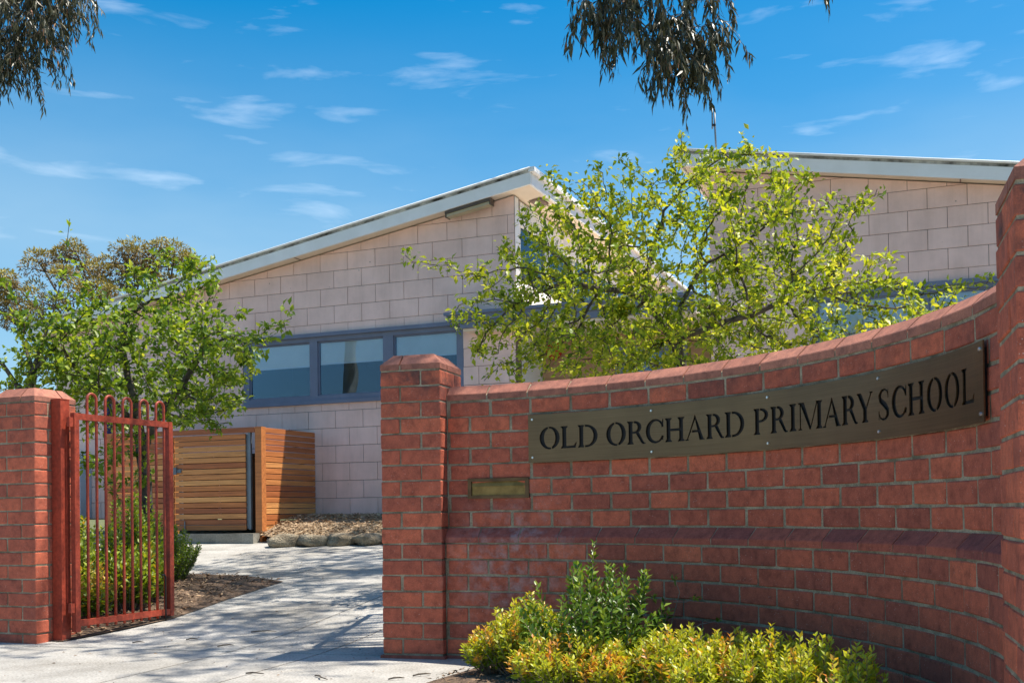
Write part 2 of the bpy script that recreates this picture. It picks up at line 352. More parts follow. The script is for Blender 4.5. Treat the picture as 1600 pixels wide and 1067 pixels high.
M['twig_grey'] = mat_noise('pale_twig', (0.16, 0.12, 0.09), (0.32, 0.26, 0.2), scale=20, rough=0.9, bs=0.2)
M['apple_leaf'] = mat_leaf('fresh_leaf', [(0.0, (0.075, 0.14, 0.012)), (0.35, (0.20, 0.29, 0.018)), (0.7, (0.40, 0.45, 0.03)), (1.0, (0.66, 0.62, 0.10))], 0.45)
M['left_leaf'] = mat_leaf('mid_green_leaf', [(0.0, (0.06, 0.12, 0.012)), (0.4, (0.15, 0.245, 0.022)), (0.75, (0.28, 0.37, 0.035)), (1.0, (0.48, 0.52, 0.09))], 0.45)
M['gum_leaf'] = mat_leaf('gum_leaf', [(0.0, (0.03, 0.035, 0.018)), (0.55, (0.09, 0.09, 0.045)), (0.85, (0.22, 0.19, 0.12)), (1.0, (0.34, 0.15, 0.07))], 0.12, 0.4)
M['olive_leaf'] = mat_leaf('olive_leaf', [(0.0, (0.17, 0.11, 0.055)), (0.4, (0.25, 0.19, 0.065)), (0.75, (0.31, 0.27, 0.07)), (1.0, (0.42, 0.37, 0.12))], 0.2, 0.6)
M['shrub_leaf'] = mat_leaf('golden_leaf', [(0.0, (0.10, 0.18, 0.015)), (0.35, (0.28, 0.36, 0.022)), (0.75, (0.52, 0.53, 0.04)), (0.88, (0.60, 0.42, 0.05)), (1.0, (0.60, 0.22, 0.035))], 0.33, 0.4)
M['dark_shrub_leaf'] = mat_leaf('deep_green_leaf', [(0.0, (0.03, 0.075, 0.012)), (0.55, (0.085, 0.17, 0.018)), (1.0, (0.32, 0.40, 0.05))], 0.25, 0.35)
M['ground_leaf'] = mat_leaf('ground_cover_leaf', [(0.0, (0.08, 0.15, 0.014)), (0.5, (0.22, 0.31, 0.025)), (0.85, (0.48, 0.50, 0.05)), (1.0, (0.55, 0.30, 0.05))], 0.33)
M['litter'] = mat_leaf('dry_litter', [(0.0, (0.07, 0.04, 0.02)), (1.0, (0.25, 0.16, 0.09))], 0.0, 0.9)
M['porch'] = mat_noise('tan_brick_paint', (0.42, 0.25, 0.14), (0.50, 0.31, 0.18), scale=6, rough=0.8, bs=0.1)
M['red'] = mat_plain('red_enamel', (0.45, 0.02, 0.015), 0.35)
M['pale_blue'] = mat_plain('pale_panel', (0.50, 0.58, 0.64), 0.6, var=0.05)
M['pipe_blue'] = mat_plain('dark_blue_paint', (0.02, 0.035, 0.13), 0.5)
M['lamp_brown'] = mat_plain('brown_housing', (0.10, 0.075, 0.055), 0.5)
M['lamp_diff'] = mat_plain('yellowed_diffuser', (0.45, 0.38, 0.24), 0.4, var=0.1)
def mat_bronze():
    mt, nt, b = new_mat('brushed_bronze'); v = geo_pos(nt)
    mp = N_(nt, 'ShaderNodeMapping'); mp.inputs['Scale'].default_value = (3, 3, 260); nt.links.new(v, mp.inputs['Vector'])
    n1 = N_(nt, 'ShaderNodeTexNoise', Scale=1.0, Detail=4.0); nt.links.new(mp.outputs['Vector'], n1.inputs['Vector'])
    r1 = ramp(nt, [(0.3, (0.155, 0.098, 0.050)), (0.7, (0.205, 0.132, 0.070))]); nt.links.new(n1.outputs['Fac'], r1.inputs['Fac'])
    n2 = N_(nt, 'ShaderNodeTexNoise', Scale=3.0, Detail=5.0); nt.links.new(v, n2.inputs['Vector'])
    r2 = ramp(nt, [(0.3, (0.8, 0.8, 0.82)), (0.7, (1.1, 1.1, 1.08))]); nt.links.new(n2.outputs['Fac'], r2.inputs['Fac'])
    c = mix(nt, 1.0, r1.outputs['Color'], r2.outputs['Color'], 'MULTIPLY')
    nt.links.new(c, b.inputs['Base Color']); b.inputs['Metallic'].default_value = 0.75; b.inputs['Roughness'].default_value = 0.36
    bump(nt, b, n1.outputs['Fac'], 0.08, 0.001); return mt
M['bronze'] = mat_bronze()

# ------------------------------------------------------------------ ground
GN = Vector((0.33, 0.944))
def gz(X, Y):
    d = GN.x * X + GN.y * Y - 5.9
    h = 0.086 * max(0.0, d)
    if d < 0.6: h = 0.086 * (max(0.0, d + 0.6) ** 2) / 2.4 if d > -0.6 else 0.0
    if d > 6.2: h = 0.086 * 6.2 + (d - 6.2) * 0.02
    if d > 30: h = 0.086 * 6.2 + 23.8 * 0.02
    return h
def sheet(name, xs, ys, mat, dz=0.0, parent=None, zf=gz):
    nx, ny = len(xs), len(ys)
    v = [(x, y, zf(x, y) + dz) for y in ys for x in xs]
    f = [(j * nx + i, j * nx + i + 1, (j + 1) * nx + i + 1, (j + 1) * nx + i) for j in range(ny - 1) for i in range(nx - 1)]
    mb = MB(); mb.add(v, f); return mb.build(name, mat, parent)
gx = [-900, -300, -100, -50, -30] + [x * 1.0 for x in range(-20, 21)] + [30, 50, 100, 300, 900]
gy = [-300, -100, -40, -20] + [x * 0.5 for x in range(-20, 60)] + [32, 36, 42, 50, 70, 110, 200, 400, 900, 1800]
tag(sheet('ground', gx, gy, M['grass'], -0.05), kind='structure')

tag(sheet('bounce_sheet', [x * 2.0 for x in range(-8, 9)], [-8, -6, -4, -2, 0, 0.75, 1.6, 2.4, 3.2], M['concrete'], -0.008), kind='structure')  # unseen pale concrete sheet, added to bounce sunlight onto the shaded walls
# driveway of concrete slabs, laid square to the gateway
DA = R(17.0); DE = Vector((math.cos(DA), -math.sin(DA))); DN = Vector((math.sin(DA), math.cos(DA)))   # along gateway, inwards
DO = Vector((-1.70, 6.45))
def slab_mesh(pts, th=0.05):
    n = len(pts); cx = [(p.x, p.y, gz(p.x, p.y)) for p in pts]
    v = cx + [(x, y, z - th) for x, y, z in cx]
    f = [tuple(range(n))] + [(i, i + n, (i + 1) % n + n, (i + 1) % n) for i in range(n)]
    return v, f
base = MB()
ds = []
drive = empty('driveway', (0, 0, 0)); tag(drive, kind='structure')
tag(sheet('driveway_bed', [x * 0.5 for x in range(-18, 16)], [x * 0.25 for x in range(4, 56)], M['soil'], -0.012), kind='structure').name = 'driveway_base'
bpy.data.objects['driveway_base'].parent = drive
us = [-9.0, -7.2, -5.4, -3.9, -2.6, -1.3, 0.05, 0.62, 2.0, 3.6, 5.2]
vs_ = [-5.6, -4.2, -2.8, -1.4, 0.02, 1.8, 3.6, 5.2, 6.35]
for i in range(len(us) - 1):
    for j in range(len(vs_) - 1):
        g = 0.0065
        u0, u1, v0, v1 = us[i] + g, us[i + 1] - g, vs_[j] + g, vs_[j + 1] - g
        K = 5
        ring = [(u0 + (u1 - u0) * k / K, v0) for k in range(K)] + [(u1, v0 + (v1 - v0) * k / K) for k in range(K)] + \
               [(u1 - (u1 - u0) * k / K, v1) for k in range(K)] + [(u0, v1 - (v1 - v0) * k / K) for k in range(K)]
        mb = MB(); top = []
        grid = [[DO + DE * (u0 + (u1 - u0) * a / K) + DN * (v0 + (v1 - v0) * b / K) for a in range(K + 1)] for b in range(K + 1)]
        vv = [(p.x, p.y, gz(p.x, p.y)) for row in grid for p in row]
        ff = [(b * (K + 1) + a, b * (K + 1) + a + 1, (b + 1) * (K + 1) + a + 1, (b + 1) * (K + 1) + a) for b in range(K) for a in range(K)]
        mb.add(vv, ff)
        rr = [DO + DE * a + DN * b for a, b in ring]
        rv = [(p.x, p.y, gz(p.x, p.y)) for p in rr]; n = len(rv)
        mb.add(rv + [(x, y, z - 0.03) for x, y, z in rv], [(k, k + n, (k + 1) % n + n, (k + 1) % n) for k in range(n)])
        mb.build('slab', M['concrete'], drive)

# ------------------------------------------------------------------ vegetation helpers
def rot_frames(d, up):
    d = d / np.linalg.norm(d, axis=1, keepdims=True)
    s = np.cross(d, up); ln = np.linalg.norm(s, axis=1, keepdims=True); s = s / np.maximum(ln, 1e-6)
    n = np.cross(s, d); return d, s, n
def leaf_mesh(name, P, Dv, Lg, wr, mat, val, fold=0.18, droop=0.12, wide_at=0.45):
    """many folded leaves: P base points, Dv axis, Lg length, wr width ratio, val 0..1 colour value"""
    n = len(P)
    up = RNG.normal(size=(n, 3)) * 0.55 + np.array([0, 0, 1.0])
    d, s, nn = rot_frames(np.asarray(Dv, float), up)
    L_ = np.asarray(Lg)[:, None]; W = L_ * (np.asarray(wr)[:, None] if hasattr(wr, '__len__') else wr) / 2
    base = np.asarray(P); mid = base + d * L_ * wide_at
    tip = base + d * L_ - nn * L_ * droop
    lf = mid + s * W + nn * W * fold * 2; rt = mid - s * W + nn * W * fold * 2
    V = np.stack([base, mid, tip, lf, rt], 1).reshape(-1, 3)
    F = np.array([[0, 4, 1], [1, 4, 2], [0, 1, 3], [1, 2, 3]])
    F = (np.arange(n)[:, None, None] * 5 + F[None]).reshape(-1, 3)
    me = bpy.data.meshes.new(name)
    me.vertices.add(len(V)); me.vertices.foreach_set('co', V.astype(np.float32).ravel())
    me.loops.add(F.size); me.loops.foreach_set('vertex_index', F.astype(np.int32).ravel())
    me.polygons.add(len(F)); me.polygons.foreach_set('loop_start', np.arange(0, F.size, 3, dtype=np.int32))
    me.polygons.foreach_set('loop_total', np.full(len(F), 3, dtype=np.int32))
    a = me.attributes.new('rnd', 'FLOAT', 'POINT'); a.data.foreach_set('value', np.repeat(np.asarray(val, np.float32), 5))
    me.materials.append(mat); me.update(calc_edges=True); return me
def unit(v): return v / max(1e-9, np.linalg.norm(v))
def grow(trunk, attr, step=0.12, infl=0.9, kill=0.2, iters=140, wob=0.18, trop=(0, 0, 0.05)):
    """space colonisation: trunk = list of start polylines [(pts)], attr = attractor points; returns nodes, parents"""
    nodes = []; par = []
    for pl in trunk:
        start = pl[0] if isinstance(pl[0], int) else None
        pts = pl[1:] if start is not None else pl
        prev = start if start is not None else -1
        for q in pts:
            nodes.append(np.array(q, float)); par.append(prev); prev = len(nodes) - 1
    attr = np.asarray(attr, float).copy(); trop = np.array(trop)
    nd = np.array(nodes); dm = np.linalg.norm(attr[:, None] - nd[None], axis=2)
    near = dm.argmin(1); dist = dm.min(1)
    for it in range(iters):
        act = dist < infl
        if not act.any() or len(attr) == 0: break
        new = []
        dirs = {}
        for a_, k in zip(attr[act], near[act]):
            dirs.setdefault(k, np.zeros(3)); dirs[k] += unit(a_ - nodes[k])
        for k, dv in dirs.items():
            dv = unit(unit(dv) + RNG.normal(size=3) * wob + trop)
            q = nodes[k] + dv * step
            nodes.append(q); par.append(k); new.append(len(nodes) - 1)
        nq = np.array([nodes[i] for i in new])
        dm = np.linalg.norm(attr[:, None] - nq[None], axis=2); jm = dm.argmin(1); dd = dm[np.arange(len(attr)), jm]
        up = dd < dist; near[up] = np.array(new)[jm[up]]; dist[up] = dd[up]
        keep = dist > kill; attr = attr[keep]; near = near[keep]; dist = dist[keep]
        if len(nodes) > 9000: break
    return np.array(nodes), np.array(par)
def radii(par, tip=0.0022, e=2.35, base=None):
    n = len(par); acc = np.zeros(n); r = np.zeros(n)
    for i in range(n - 1, -1, -1):
        r[i] = acc[i] ** (1 / e) if acc[i] > 0 else tip
        if par[i] >= 0: acc[par[i]] += r[i] ** e
    if base:
        k = base / r.max()
        r = np.where(r > 2 * tip, 2 * tip + (r - 2 * tip) * max(0.1, (base - 2 * tip) / (r.max() - 2 * tip)), r)
    return r
def branch_mesh(mb, nodes, par, r, rmin=0.0, sel=None):
    for i in range(len(nodes)):
        p = par[i]
        if p < 0 or (sel is not None and not sel(i)): continue
        a, b = nodes[p], nodes[i]; n = 7 if r[i] > 0.02 else (5 if r[i] > 0.006 else 3)
        mb.tube([a, b], [min(r[p], r[i] * 1.6), r[i]], n, cap=False)
    return mb
def mesh_from_mb_np(mb, name, mat, parent, smooth=True):
    return mb.build(name, mat, parent, smooth)

# ------------------------------------------------------------------ the curved brick wall
T0, RAD, K2, K3, WX, WY = 0.5447, 2.3484, -0.055, 0.0145, -1.0335, 6.1259     # heading law of the wall face along its length
_g = np.linspace(-1.3, 3.9, 2081); _t = T0 + _g / RAD + K2 * _g ** 2 + K3 * _g ** 3
_dx = np.cos(_t); _dy = -np.sin(_t); _h = _g[1] - _g[0]
_X = np.concatenate([[0], np.cumsum((_dx[1:] + _dx[:-1]) / 2)]) * _h; _Y = np.concatenate([[0], np.cumsum((_dy[1:] + _dy[:-1]) / 2)]) * _h
def wall(s, off=0.0):
    """point on the wall face at arc length s, pushed off metres away from the street"""
    t = float(np.interp(s, _g, _t)); x = WX + float(np.interp(s, _g, _X)); y = WY + float(np.interp(s, _g, _Y))
    return Vector((x + off * math.sin(t), y + off * math.cos(t))), t
ZS = 0.711                                 # top of the splayed string course
CO = 0.086
S0, S1 = -0.615, 3.345
PROUD = 0.05
bw = empty('brick_wall', (0, 0, 0)); tag(bw, 'curved red brick wall carrying the bronze name plate, between two brick pillars', 'wall')
def arc_sheet(mb, offs_z, s0, s1, n=70):
    """closed profile (off,z) swept along the wall"""
    base_ = len(mb.v); m_ = len(offs_z)
    for i in range(n + 1):
        s = s0 + (s1 - s0) * i / n
        for o, z in offs_z:
            p, t = wall(s, o); mb.v.append((p.x, p.y, z))
    for i in range(n):
        for k in range(m_):
            j = (k + 1) % m_
            mb.f.append((base_ + i * m_ + k, base_ + i * m_ + j, base_ + (i + 1) * m_ + j, base_ + (i + 1) * m_ + k))
    mb.f.append(tuple(base_ + k for k in range(m_))); mb.f.append(tuple(base_ + n * m_ + k for k in range(m_ - 1, -1, -1)))
core = MB(); RC = 0.0042
arc_sheet(core, [(RC - PROUD, 0.0), (RC - PROUD, ZS - CO + 0.03), (RC, ZS - 0.006), (RC, ZS + 8 * CO + 0.028), (0.055, ZS + 9 * CO - 0.008), (0.23 - RC, ZS + 9 * CO - 0.008), (0.23 - RC, 0.0)], S0, S1)
fix_normals(core.build('mortar', M['mortar'], bw).data)
foot = MB(); arc_sheet(foot, [(-PROUD - 0.012, -0.05), (-PROUD - 0.012, 0.018), (0.2, 0.018), (0.2, -0.05)], S0, S1)
fix_normals(foot.build('footing', M['plinth_brick'], bw).data)
STRETCH = [cham_mesh('brick', 0.2285, 0.108, 0.0762, M['brick'], 0.004, 0.0012) for _ in range(7)]
def put_brick(parent, x, y, z, ang, me, name='brick'):
    o = link(name, me, parent); o.location = (x, y, z); o.rotation_euler = (random.gauss(0, 0.003), random.gauss(0, 0.003), -ang + random.gauss(0, 0.0022)); o.scale = (random.uniform(0.985, 1.008), 1, random.uniform(0.97, 1.02)); return o
cut_cache = {}
def cut_brick(L):
    k = round(L, 2)
    if k not in cut_cache: cut_cache[k] = cham_mesh('brick', max(0.02, k - 0.0), 0.108, 0.0765, M['brick'], 0.004, 0.001)
    return cut_cache[k]
def course(zc, phase, off, parent):
    s = math.floor((S0 - phase) / 0.24) * 0.24 + phase
    while s < S1:
        a, b = max(s, S0), min(s + 0.24, S1)
        if b - a > 0.035:
            p, t = wall((a + b) / 2, off + 0.0528 + random.uniform(-0.0012, 0.0012))
            # chord of a concave face: pull the brick so that its ends meet the face
            me = random.choice(STRETCH) if b - a > 0.235 else cut_brick(b - a - 0.010)
            put_brick(parent, p.x, p.y, zc + random.gauss(0, 0.0008), t, me)
        s += 0.24
for k in range(7): course(0.023 + CO * k + CO / 2 + 0.0, 0.12 * (k % 2), -PROUD, bw)
for k in range(8): course(ZS + CO * k + CO / 2, 0.12 * (k % 2), 0.0, bw)
def plinth_mesh(name, L, prof, mat):
    """splayed brick: profile in (y,z), length L along x"""
    mb = MB(); mb.prism_x(prof, -L / 2, L / 2); return fix_normals(mb.mesh(name, mat))
SPL = [plinth_mesh('string_brick', 0.229 + random.uniform(-0.002, 0.002), [(-PROUD, 0.004), (0.05, 0.004), (0.05, 0.078), (0.0, 0.082), (-PROUD + 0.003, 0.036), (-PROUD, 0.031)], M['plinth_brick']) for _ in range(3)]
COP = [plinth_mesh('coping_brick', 0.231, [(0.0, 0.0), (0.228, 0.0), (0.228, 0.08), (0.056, 0.083), (0.003, 0.036), (0.0, 0.031)], M['cope_brick']) for _ in range(2)]
for nm, meshes, z0, ph in (('string_brick', SPL, ZS - CO, 0.06), ('coping_brick', COP, ZS + 8 * CO + 0.006, 0.10)):
    s = math.floor((S0 - ph) / 0.24) * 0.24 + ph
    while s < S1 - 0.03:
        a, b = max(s, S0), min(s + 0.24, S1)
        if b - a > 0.04:
            p, t = wall((a + b) / 2, 0.0)
            me = random.choice(meshes)
            o = link(nm, me, bw, (p.x, p.y, z0), (0, random.gauss(0, 0.004), -t)); o.scale = ((b - a) / 0.24, 1, 1)
        s += 0.24

# ------------------------------------------------------------------ brick pillars
BRK = [cham_mesh('brick', 0.2305, 0.1105, 0.0765, M['brick'], 0.004, 0.0012) for _ in range(5)]
def pillar(name, cx, cy, ang, label, z0=0.0, courses=18, ztop=None, bias=0):
    """350 mm square pillar of pinwheel courses with a splayed cap; ang = yaw (clockwise)"""
    e = empty(name, (cx, cy, z0), -ang); tag(e, label, 'pillar')
    h = 0.175
    mbc = MB(); zb = 0.023 if z0 == 0 else 0.0
    mbc.box(-h + 0.004, h - 0.004, -h + 0.004, h - 0.004, -0.05, zb + courses * CO + 0.03); mbc.build('mortar', M['mortar'], e)
    MB().box(-h - 0.012, h + 0.012, -h - 0.012, h + 0.012, -0.05, 0.018).build('footing', M['plinth_brick'], e)
    for k in range(courses):
        sg = 1 if (k + bias) % 2 == 0 else -1
        zc = zb + CO * k + CO / 2
        for (x, y, r) in ((-0.06, -0.12, 0), (0.12, -0.06, 90), (0.06, 0.12, 0), (-0.12, 0.06, 90)):
            o = link('brick', random.choice(BRK), e, (x * sg + random.gauss(0, 0.001), y + random.gauss(0, 0.001), zc), (random.gauss(0, 0.003), random.gauss(0, 0.003), R(r) + random.gauss(0, 0.003) + (math.pi if random.random() < 0.5 else 0)))
    # splayed cap bricks
    zc = zb + courses * CO + 0.005; ins = 0.058; v0 = 0.030
    def ztopf(x, y): return v0 + min(ins, h - abs(x), h - abs(y)) * 0.98
    for (x0, x1, y0, y1) in ((-h, 0.055, -h, -0.065), (0.065, h, -h, 0.055), (-0.055, h, 0.065, h), (-h, -0.065, -0.055, h)):
        if bias % 2: x0, x1 = -x1, -x0
        xs = sorted({x0, x1} | {v for v in (-h + ins, h - ins) if x0 < v < x1}); ys = sorted({y0, y1} | {v for v in (-h + ins, h - ins) if y0 < v < y1})
        mb = MB(); nx, ny = len(xs), len(ys)
        mb.v = [(x, y, ztopf(x, y)) for y in ys for x in xs] + [(x, y, 0) for y in ys for x in xs]
        T = nx * ny
        for j in range(ny - 1):
            for i in range(nx - 1):
                q = (j * nx + i, j * nx + i + 1, (j + 1) * nx + i + 1, (j + 1) * nx + i)
                cxm = (xs[i] + xs[i + 1]) / 2; cym = (ys[j] + ys[j + 1]) / 2
                if cxm * cym > 0: mb.f += [(q[0], q[1], q[2]), (q[0], q[2], q[3])]
                else: mb.f += [(q[0], q[1], q[3]), (q[1], q[2], q[3])]
                mb.f.append(tuple(T + k for k in reversed(q)))
        for i in range(nx - 1):
            mb.f.append((i, T + i, T + i + 1, i + 1)); k = (ny - 1) * nx + i; mb.f.append((k + 1, T + k + 1, T + k, k))
        for j in range(ny - 1):
            k = j * nx; mb.f.append((k + nx, T + k + nx, T + k, k)); k = j * nx + nx - 1; mb.f.append((k, T + k, T + k + nx, k + nx))
        o = mb.build('cap_brick', M['cope_brick'], e, loc=(0, 0, zc)); fix_normals(o.data)
    MB().box(-h + 0.06, h - 0.06, -h + 0.06, h - 0.06, zc, zc + 0.08).build('cap_infill', M['mortar'], e)
    return e
p_, t_ = wall(S0, 0.0)
YA = R(16.5); tx = Vector((math.cos(YA), -math.sin(YA))); nx_ = Vector((math.sin(YA), math.cos(YA)))
cor = p_ - nx_ * 0.095                         # front right corner of the gate pillar
cen = cor - tx * 0.175 + nx_ * 0.175
pillar('brick_pillar', cen.x, cen.y, YA, 'red brick gate pillar with splayed cap at the left end of the curved wall', bias=1)
PILLAR_C, PILLAR_T, PILLAR_N = cen, tx, nx_
near, far = Vector((1.213, 2.645)), Vector((1.313, 2.975)); dd = (far - near).normalized(); rr_ = Vector((dd.y, -dd.x))
cen = (near + far) / 2 + rr_ * 0.175
pillar('brick_pillar', cen.x, cen.y, math.atan2(dd.x, dd.y), 'near brick pillar cut by the right edge of the picture', bias=0)
YB = R(22); tb = Vector((math.cos(YB), -math.sin(YB))); nb = Vector((math.sin(YB), math.cos(YB)))
pc = at(55.3, 815, 6.95); PC = Vector((pc.x, pc.y))
cen = PC - tb * 0.175 + nb * 0.175
pillar('brick_pillar', cen.x, cen.y, YB, 'brick pillar at the left edge, beside the open red gate', z0=-0.022, bias=0)

# ------------------------------------------------------------------ name plate
def ell(cx, cy, rx, ry, a0=0, a1=360, n=28):
    return [(cx + rx * math.cos(R(a0 + (a1 - a0) * k / n)), cy + ry * math.sin(R(a0 + (a1 - a0) * k / n))) for k in range(n + (0 if a1 - a0 == 360 else 1))]
def rect(x0, x1, y0, y1): return [(x0, y0), (x1, y0), (x1, y1), (x0, y1)]
def stroke(pts, ws):
    L_, R_ = [], []
    for i, (x, y) in enumerate(pts):
        ax, ay = pts[max(i - 1, 0)]; bx, by = pts[min(i + 1, len(pts) - 1)]
        dx, dy = bx - ax, by - ay; l = math.hypot(dx, dy) or 1; w = ws[i] / 2
        L_.append((x - dy / l * w, y + dx / l * w)); R_.append((x + dy / l * w, y - dx / l * w))
    return L_ + R_[::-1]
CH = 0.1155
def glyph(ch, W):
    H = CH; T = 0.0245; t = 0.0105; sf = 0.0062; e = 0.009
    def stem(x0, w=T, y0=0, y1=H, top=True, bot=True, el=e, er=e):
        r = [('+', rect(x0, x0 + w, y0, y1))]
        for on, y, sg in ((top, y1, -1), (bot, y0, 1)):
            if on:
                r.append(('+', [(x0 - el, y), (x0 + w + er, y), (x0 + w + er, y + sg * sf * 0.6), (x0 + w, y + sg * sf * 2), (x0, y + sg * sf * 2), (x0 - el, y + sg * sf * 0.6)]))
        return r
    G = []
    if ch == 'O':
        G = [('+', ell(W / 2, H / 2, W / 2, H / 2 * 1.03, n=40)), ('-', ell(W / 2, H / 2, W / 2 - T * 1.08, H / 2 - t * 0.75, n=36)),
             ('-', [(W * 0.44, H * 0.8), (W * 0.44 + 0.006, H * 0.8), (W * 0.40 + 0.006, H * 1.1), (W * 0.40, H * 1.1)]), ('-', [(W * 0.58, -0.1 * H), (W * 0.58 + 0.006, -0.1 * H), (W * 0.54 + 0.006, H * 0.2), (W * 0.54, H * 0.2)])]
    elif ch == 'L':
        G = stem(e) + [('+', [(e + T * 0.9, 0), (W - 0.008, 0), (W, H * 0.25), (W - 0.005, H * 0.25), (W - 0.018, t * 1.2), (e + T * 0.9, t)])]
    elif ch == 'I':
        G = stem(W / 2 - T / 2, el=e * 1.1, er=e * 1.1)
    elif ch == 'D':
        G = [('+', [(e + T / 2, 0)] + ell(W * 0.42, H / 2, W * 0.58, H / 2, -90, 90, 26) + [(e + T / 2, H)]),
             ('-', [(e + T, t)] + ell(W * 0.42, H / 2, W * 0.58 - T * 1.05, H / 2 - t, -90, 90, 24) + [(e + T, H - t)])] + stem(e, er=0) + \
            [('-', rect(e + T + 0.004, e + T + 0.010, -0.01, t * 1.3)), ('-', rect(e + T + 0.004, e + T + 0.010, H - t * 1.3, H + 0.01))]
    elif ch in 'PR':
        bx = W * (0.40 if ch == 'R' else 0.45); bw_ = W * (0.40 if ch == 'R' else 0.55); yb = H * 0.46
        G = [('+', [(e + T / 2, yb)] + ell(bx, (yb + H) / 2, bw_, (H - yb) / 2, -90, 90, 22) + [(e + T / 2, H)]),
             ('-', [(e + T, yb + t)] + ell(bx, (yb + H) / 2, bw_ - T * 0.98, (H - yb) / 2 - t, -90, 90, 20) + [(e + T, H - t)])] + stem(e, er=e * 0.7) + \
            [('-', rect(e + T + 0.003, e + T + 0.0075, H - t * 1.3, H + 0.01))]
        if ch == 'R': G += [('+', [(W * 0.42, yb + t), (W * 0.42 + T * 0.95, yb + t), (W * 0.93, sf * 1.2), (W * 1.02, sf * 0.8), (W * 1.02, 0), (W * 0.86, -0.001), (W * 0.78, H * 0.05)])]
    elif ch == 'C':
        G = [('+', ell(W * 0.53, H / 2, W * 0.53, H / 2 * 1.03, n=40)), ('-', ell(W * 0.58, H / 2, W * 0.58 - T * 1.05, H / 2 - t * 0.85, n=36)),
             ('-', [(W * 0.86, H * 0.30), (W * 1.5, H * 0.22), (W * 1.5, H * 0.78), (W * 0.86, H * 0.70)]), ('-', rect(W * 0.985, W * 1.5, -0.1, 0.3)),
             ('+', [(W * 0.88, H * 0.66), (W * 0.985, H * 0.66), (W * 0.985, H * 1.0), (W * 0.95, H * 1.0), (W * 0.90, H * 0.86)]), ('+', [(W * 0.9, H * 0.12), (W * 0.96, H * 0.1), (W * 1.0, H * 0.28), (W * 0.95, H * 0.28)])]
    elif ch == 'H':
        G = [('+', rect(e + T / 2, W - e - T / 2, H * 0.5 - t * 0.6, H * 0.5 + t * 0.6))] + stem(e) + stem(W - e - T)
    elif ch == 'A':
        G = [('+', [(e + 0.001, sf), (e + 0.0075, sf), (W * 0.53, H * 0.88), (W * 0.49, H)]),
             ('+', [(W * 0.46, H * 1.02), (W * 0.52, H * 1.02), (W - e + 0.002, sf), (W - e - T, sf)]),
             ('+', rect(W * 0.27, W * 0.68, H * 0.32, H * 0.32 + t)), ('+', rect(0, e * 2.3, 0, sf)), ('+', rect(W - e * 3.6, W, 0, sf)),
             ('-', [(W * 0.30, H * 0.32 - 0.002), (W * 0.30 + 0.005, H * 0.32 - 0.002), (W * 0.30 + 0.005, H * 0.32 + t + 0.002), (W * 0.30, H * 0.32 + t + 0.002)])]
    elif ch == 'M':
        G = [('+', rect(e * 1.0, e + 0.0075, 0, H)), ('+', rect(0, e * 2.6, 0, sf)), ('+', rect(0, e * 2.6, H - sf, H)),
             ('+', [(e, H), (e + T * 1.15, H), (W * 0.52, H * 0.10), (W * 0.49, 0), (W * 0.46, 0)]),
             ('+', [(W * 0.47, 0), (W * 0.51, 0), (W - e - T + 0.004, H), (W - e - T - 0.004, H)])] + stem(W - e - T)
    elif ch == 'Y':
        G = [('+', [(e * 0.6, H - sf), (e * 0.6 + T * 1.15, H - sf), (W * 0.5 + T / 2, H * 0.44), (W * 0.5 - T / 2, H * 0.44)]),
             ('+', [(W - e - 0.007, H - sf), (W - e, H - sf), (W * 0.5 + T / 2, H * 0.44), (W * 0.5 + T / 2 - 0.010, H * 0.44)]),
             ('+', rect(0, e * 3.4, H - sf, H)), ('+', rect(W - e * 2.5, W, H - sf, H))] + stem(W / 2 - T / 2, y1=H * 0.46, top=False)
    elif ch == 'S':
        c = [(0.90, 0.80), (0.80, 0.93), (0.58, 0.985), (0.32, 0.945), (0.15, 0.80), (0.20, 0.66), (0.42, 0.56), (0.66, 0.45), (0.84, 0.32), (0.84, 0.15), (0.66, 0.04), (0.42, 0.015), (0.2, 0.07), (0.09, 0.22)]
        w = [0.005, 0.007, 0.008, 0.013, 0.018, 0.021, 0.023, 0.023, 0.021, 0.018, 0.012, 0.008, 0.007, 0.005]
        G = [('+', stroke([(x * W, y * H) for x, y in c], w)), ('+', [(W * 0.86, H * 0.70), (W * 0.93, H * 0.70), (W * 0.93, H * 1.0), (W * 0.88, H * 1.0)]), ('+', [(W * 0.04, 0), (W * 0.09, 0), (W * 0.12, H * 0.3), (W * 0.04, H * 0.3)])]
    return G
TEXT = [('O', -0.057, 0.065), ('L', 0.072, 0.169), ('D', 0.176, 0.298), ('O', 0.351, 0.473), ('R', 0.481, 0.593), ('C', 0.597, 0.709), ('H', 0.718, 0.840), ('A', 0.845, 0.966), ('R', 0.977, 1.088),
        ('D', 1.096, 1.219), ('P', 1.279, 1.372), ('R', 1.386, 1.494), ('I', 1.503, 1.556), ('M', 1.565, 1.721), ('A', 1.724, 1.840), ('R', 1.848, 1.951), ('Y', 1.948, 2.055), ('S', 2.090, 2.166),
        ('C', 2.183, 2.287), ('H', 2.296, 2.413), ('O', 2.431, 2.547), ('O', 2.564, 2.681), ('L', 2.700, 2.807)]
PS0, PS1, PZ0, PZ1, BASE = -0.125, 2.888, 1.052, 1.304, 1.120
def inpoly(x, y, P):
    c = False; j = len(P) - 1
    for i in range(len(P)):
        xi, yi = P[i]; xj, yj = P[j]
        if (yi > y) != (yj > y) and x < (xj - xi) * (y - yi) / (yj - yi) + xi: c = not c
        j = i
    return c
def letter_in(L_, x, y):
    r = False
    for sg, P in L_:
        if inpoly(x, y, P): r = sg == '+'
    return r
def bend(s, off, z):
    p, t = wall(s, off); return (p.x, p.y, z)
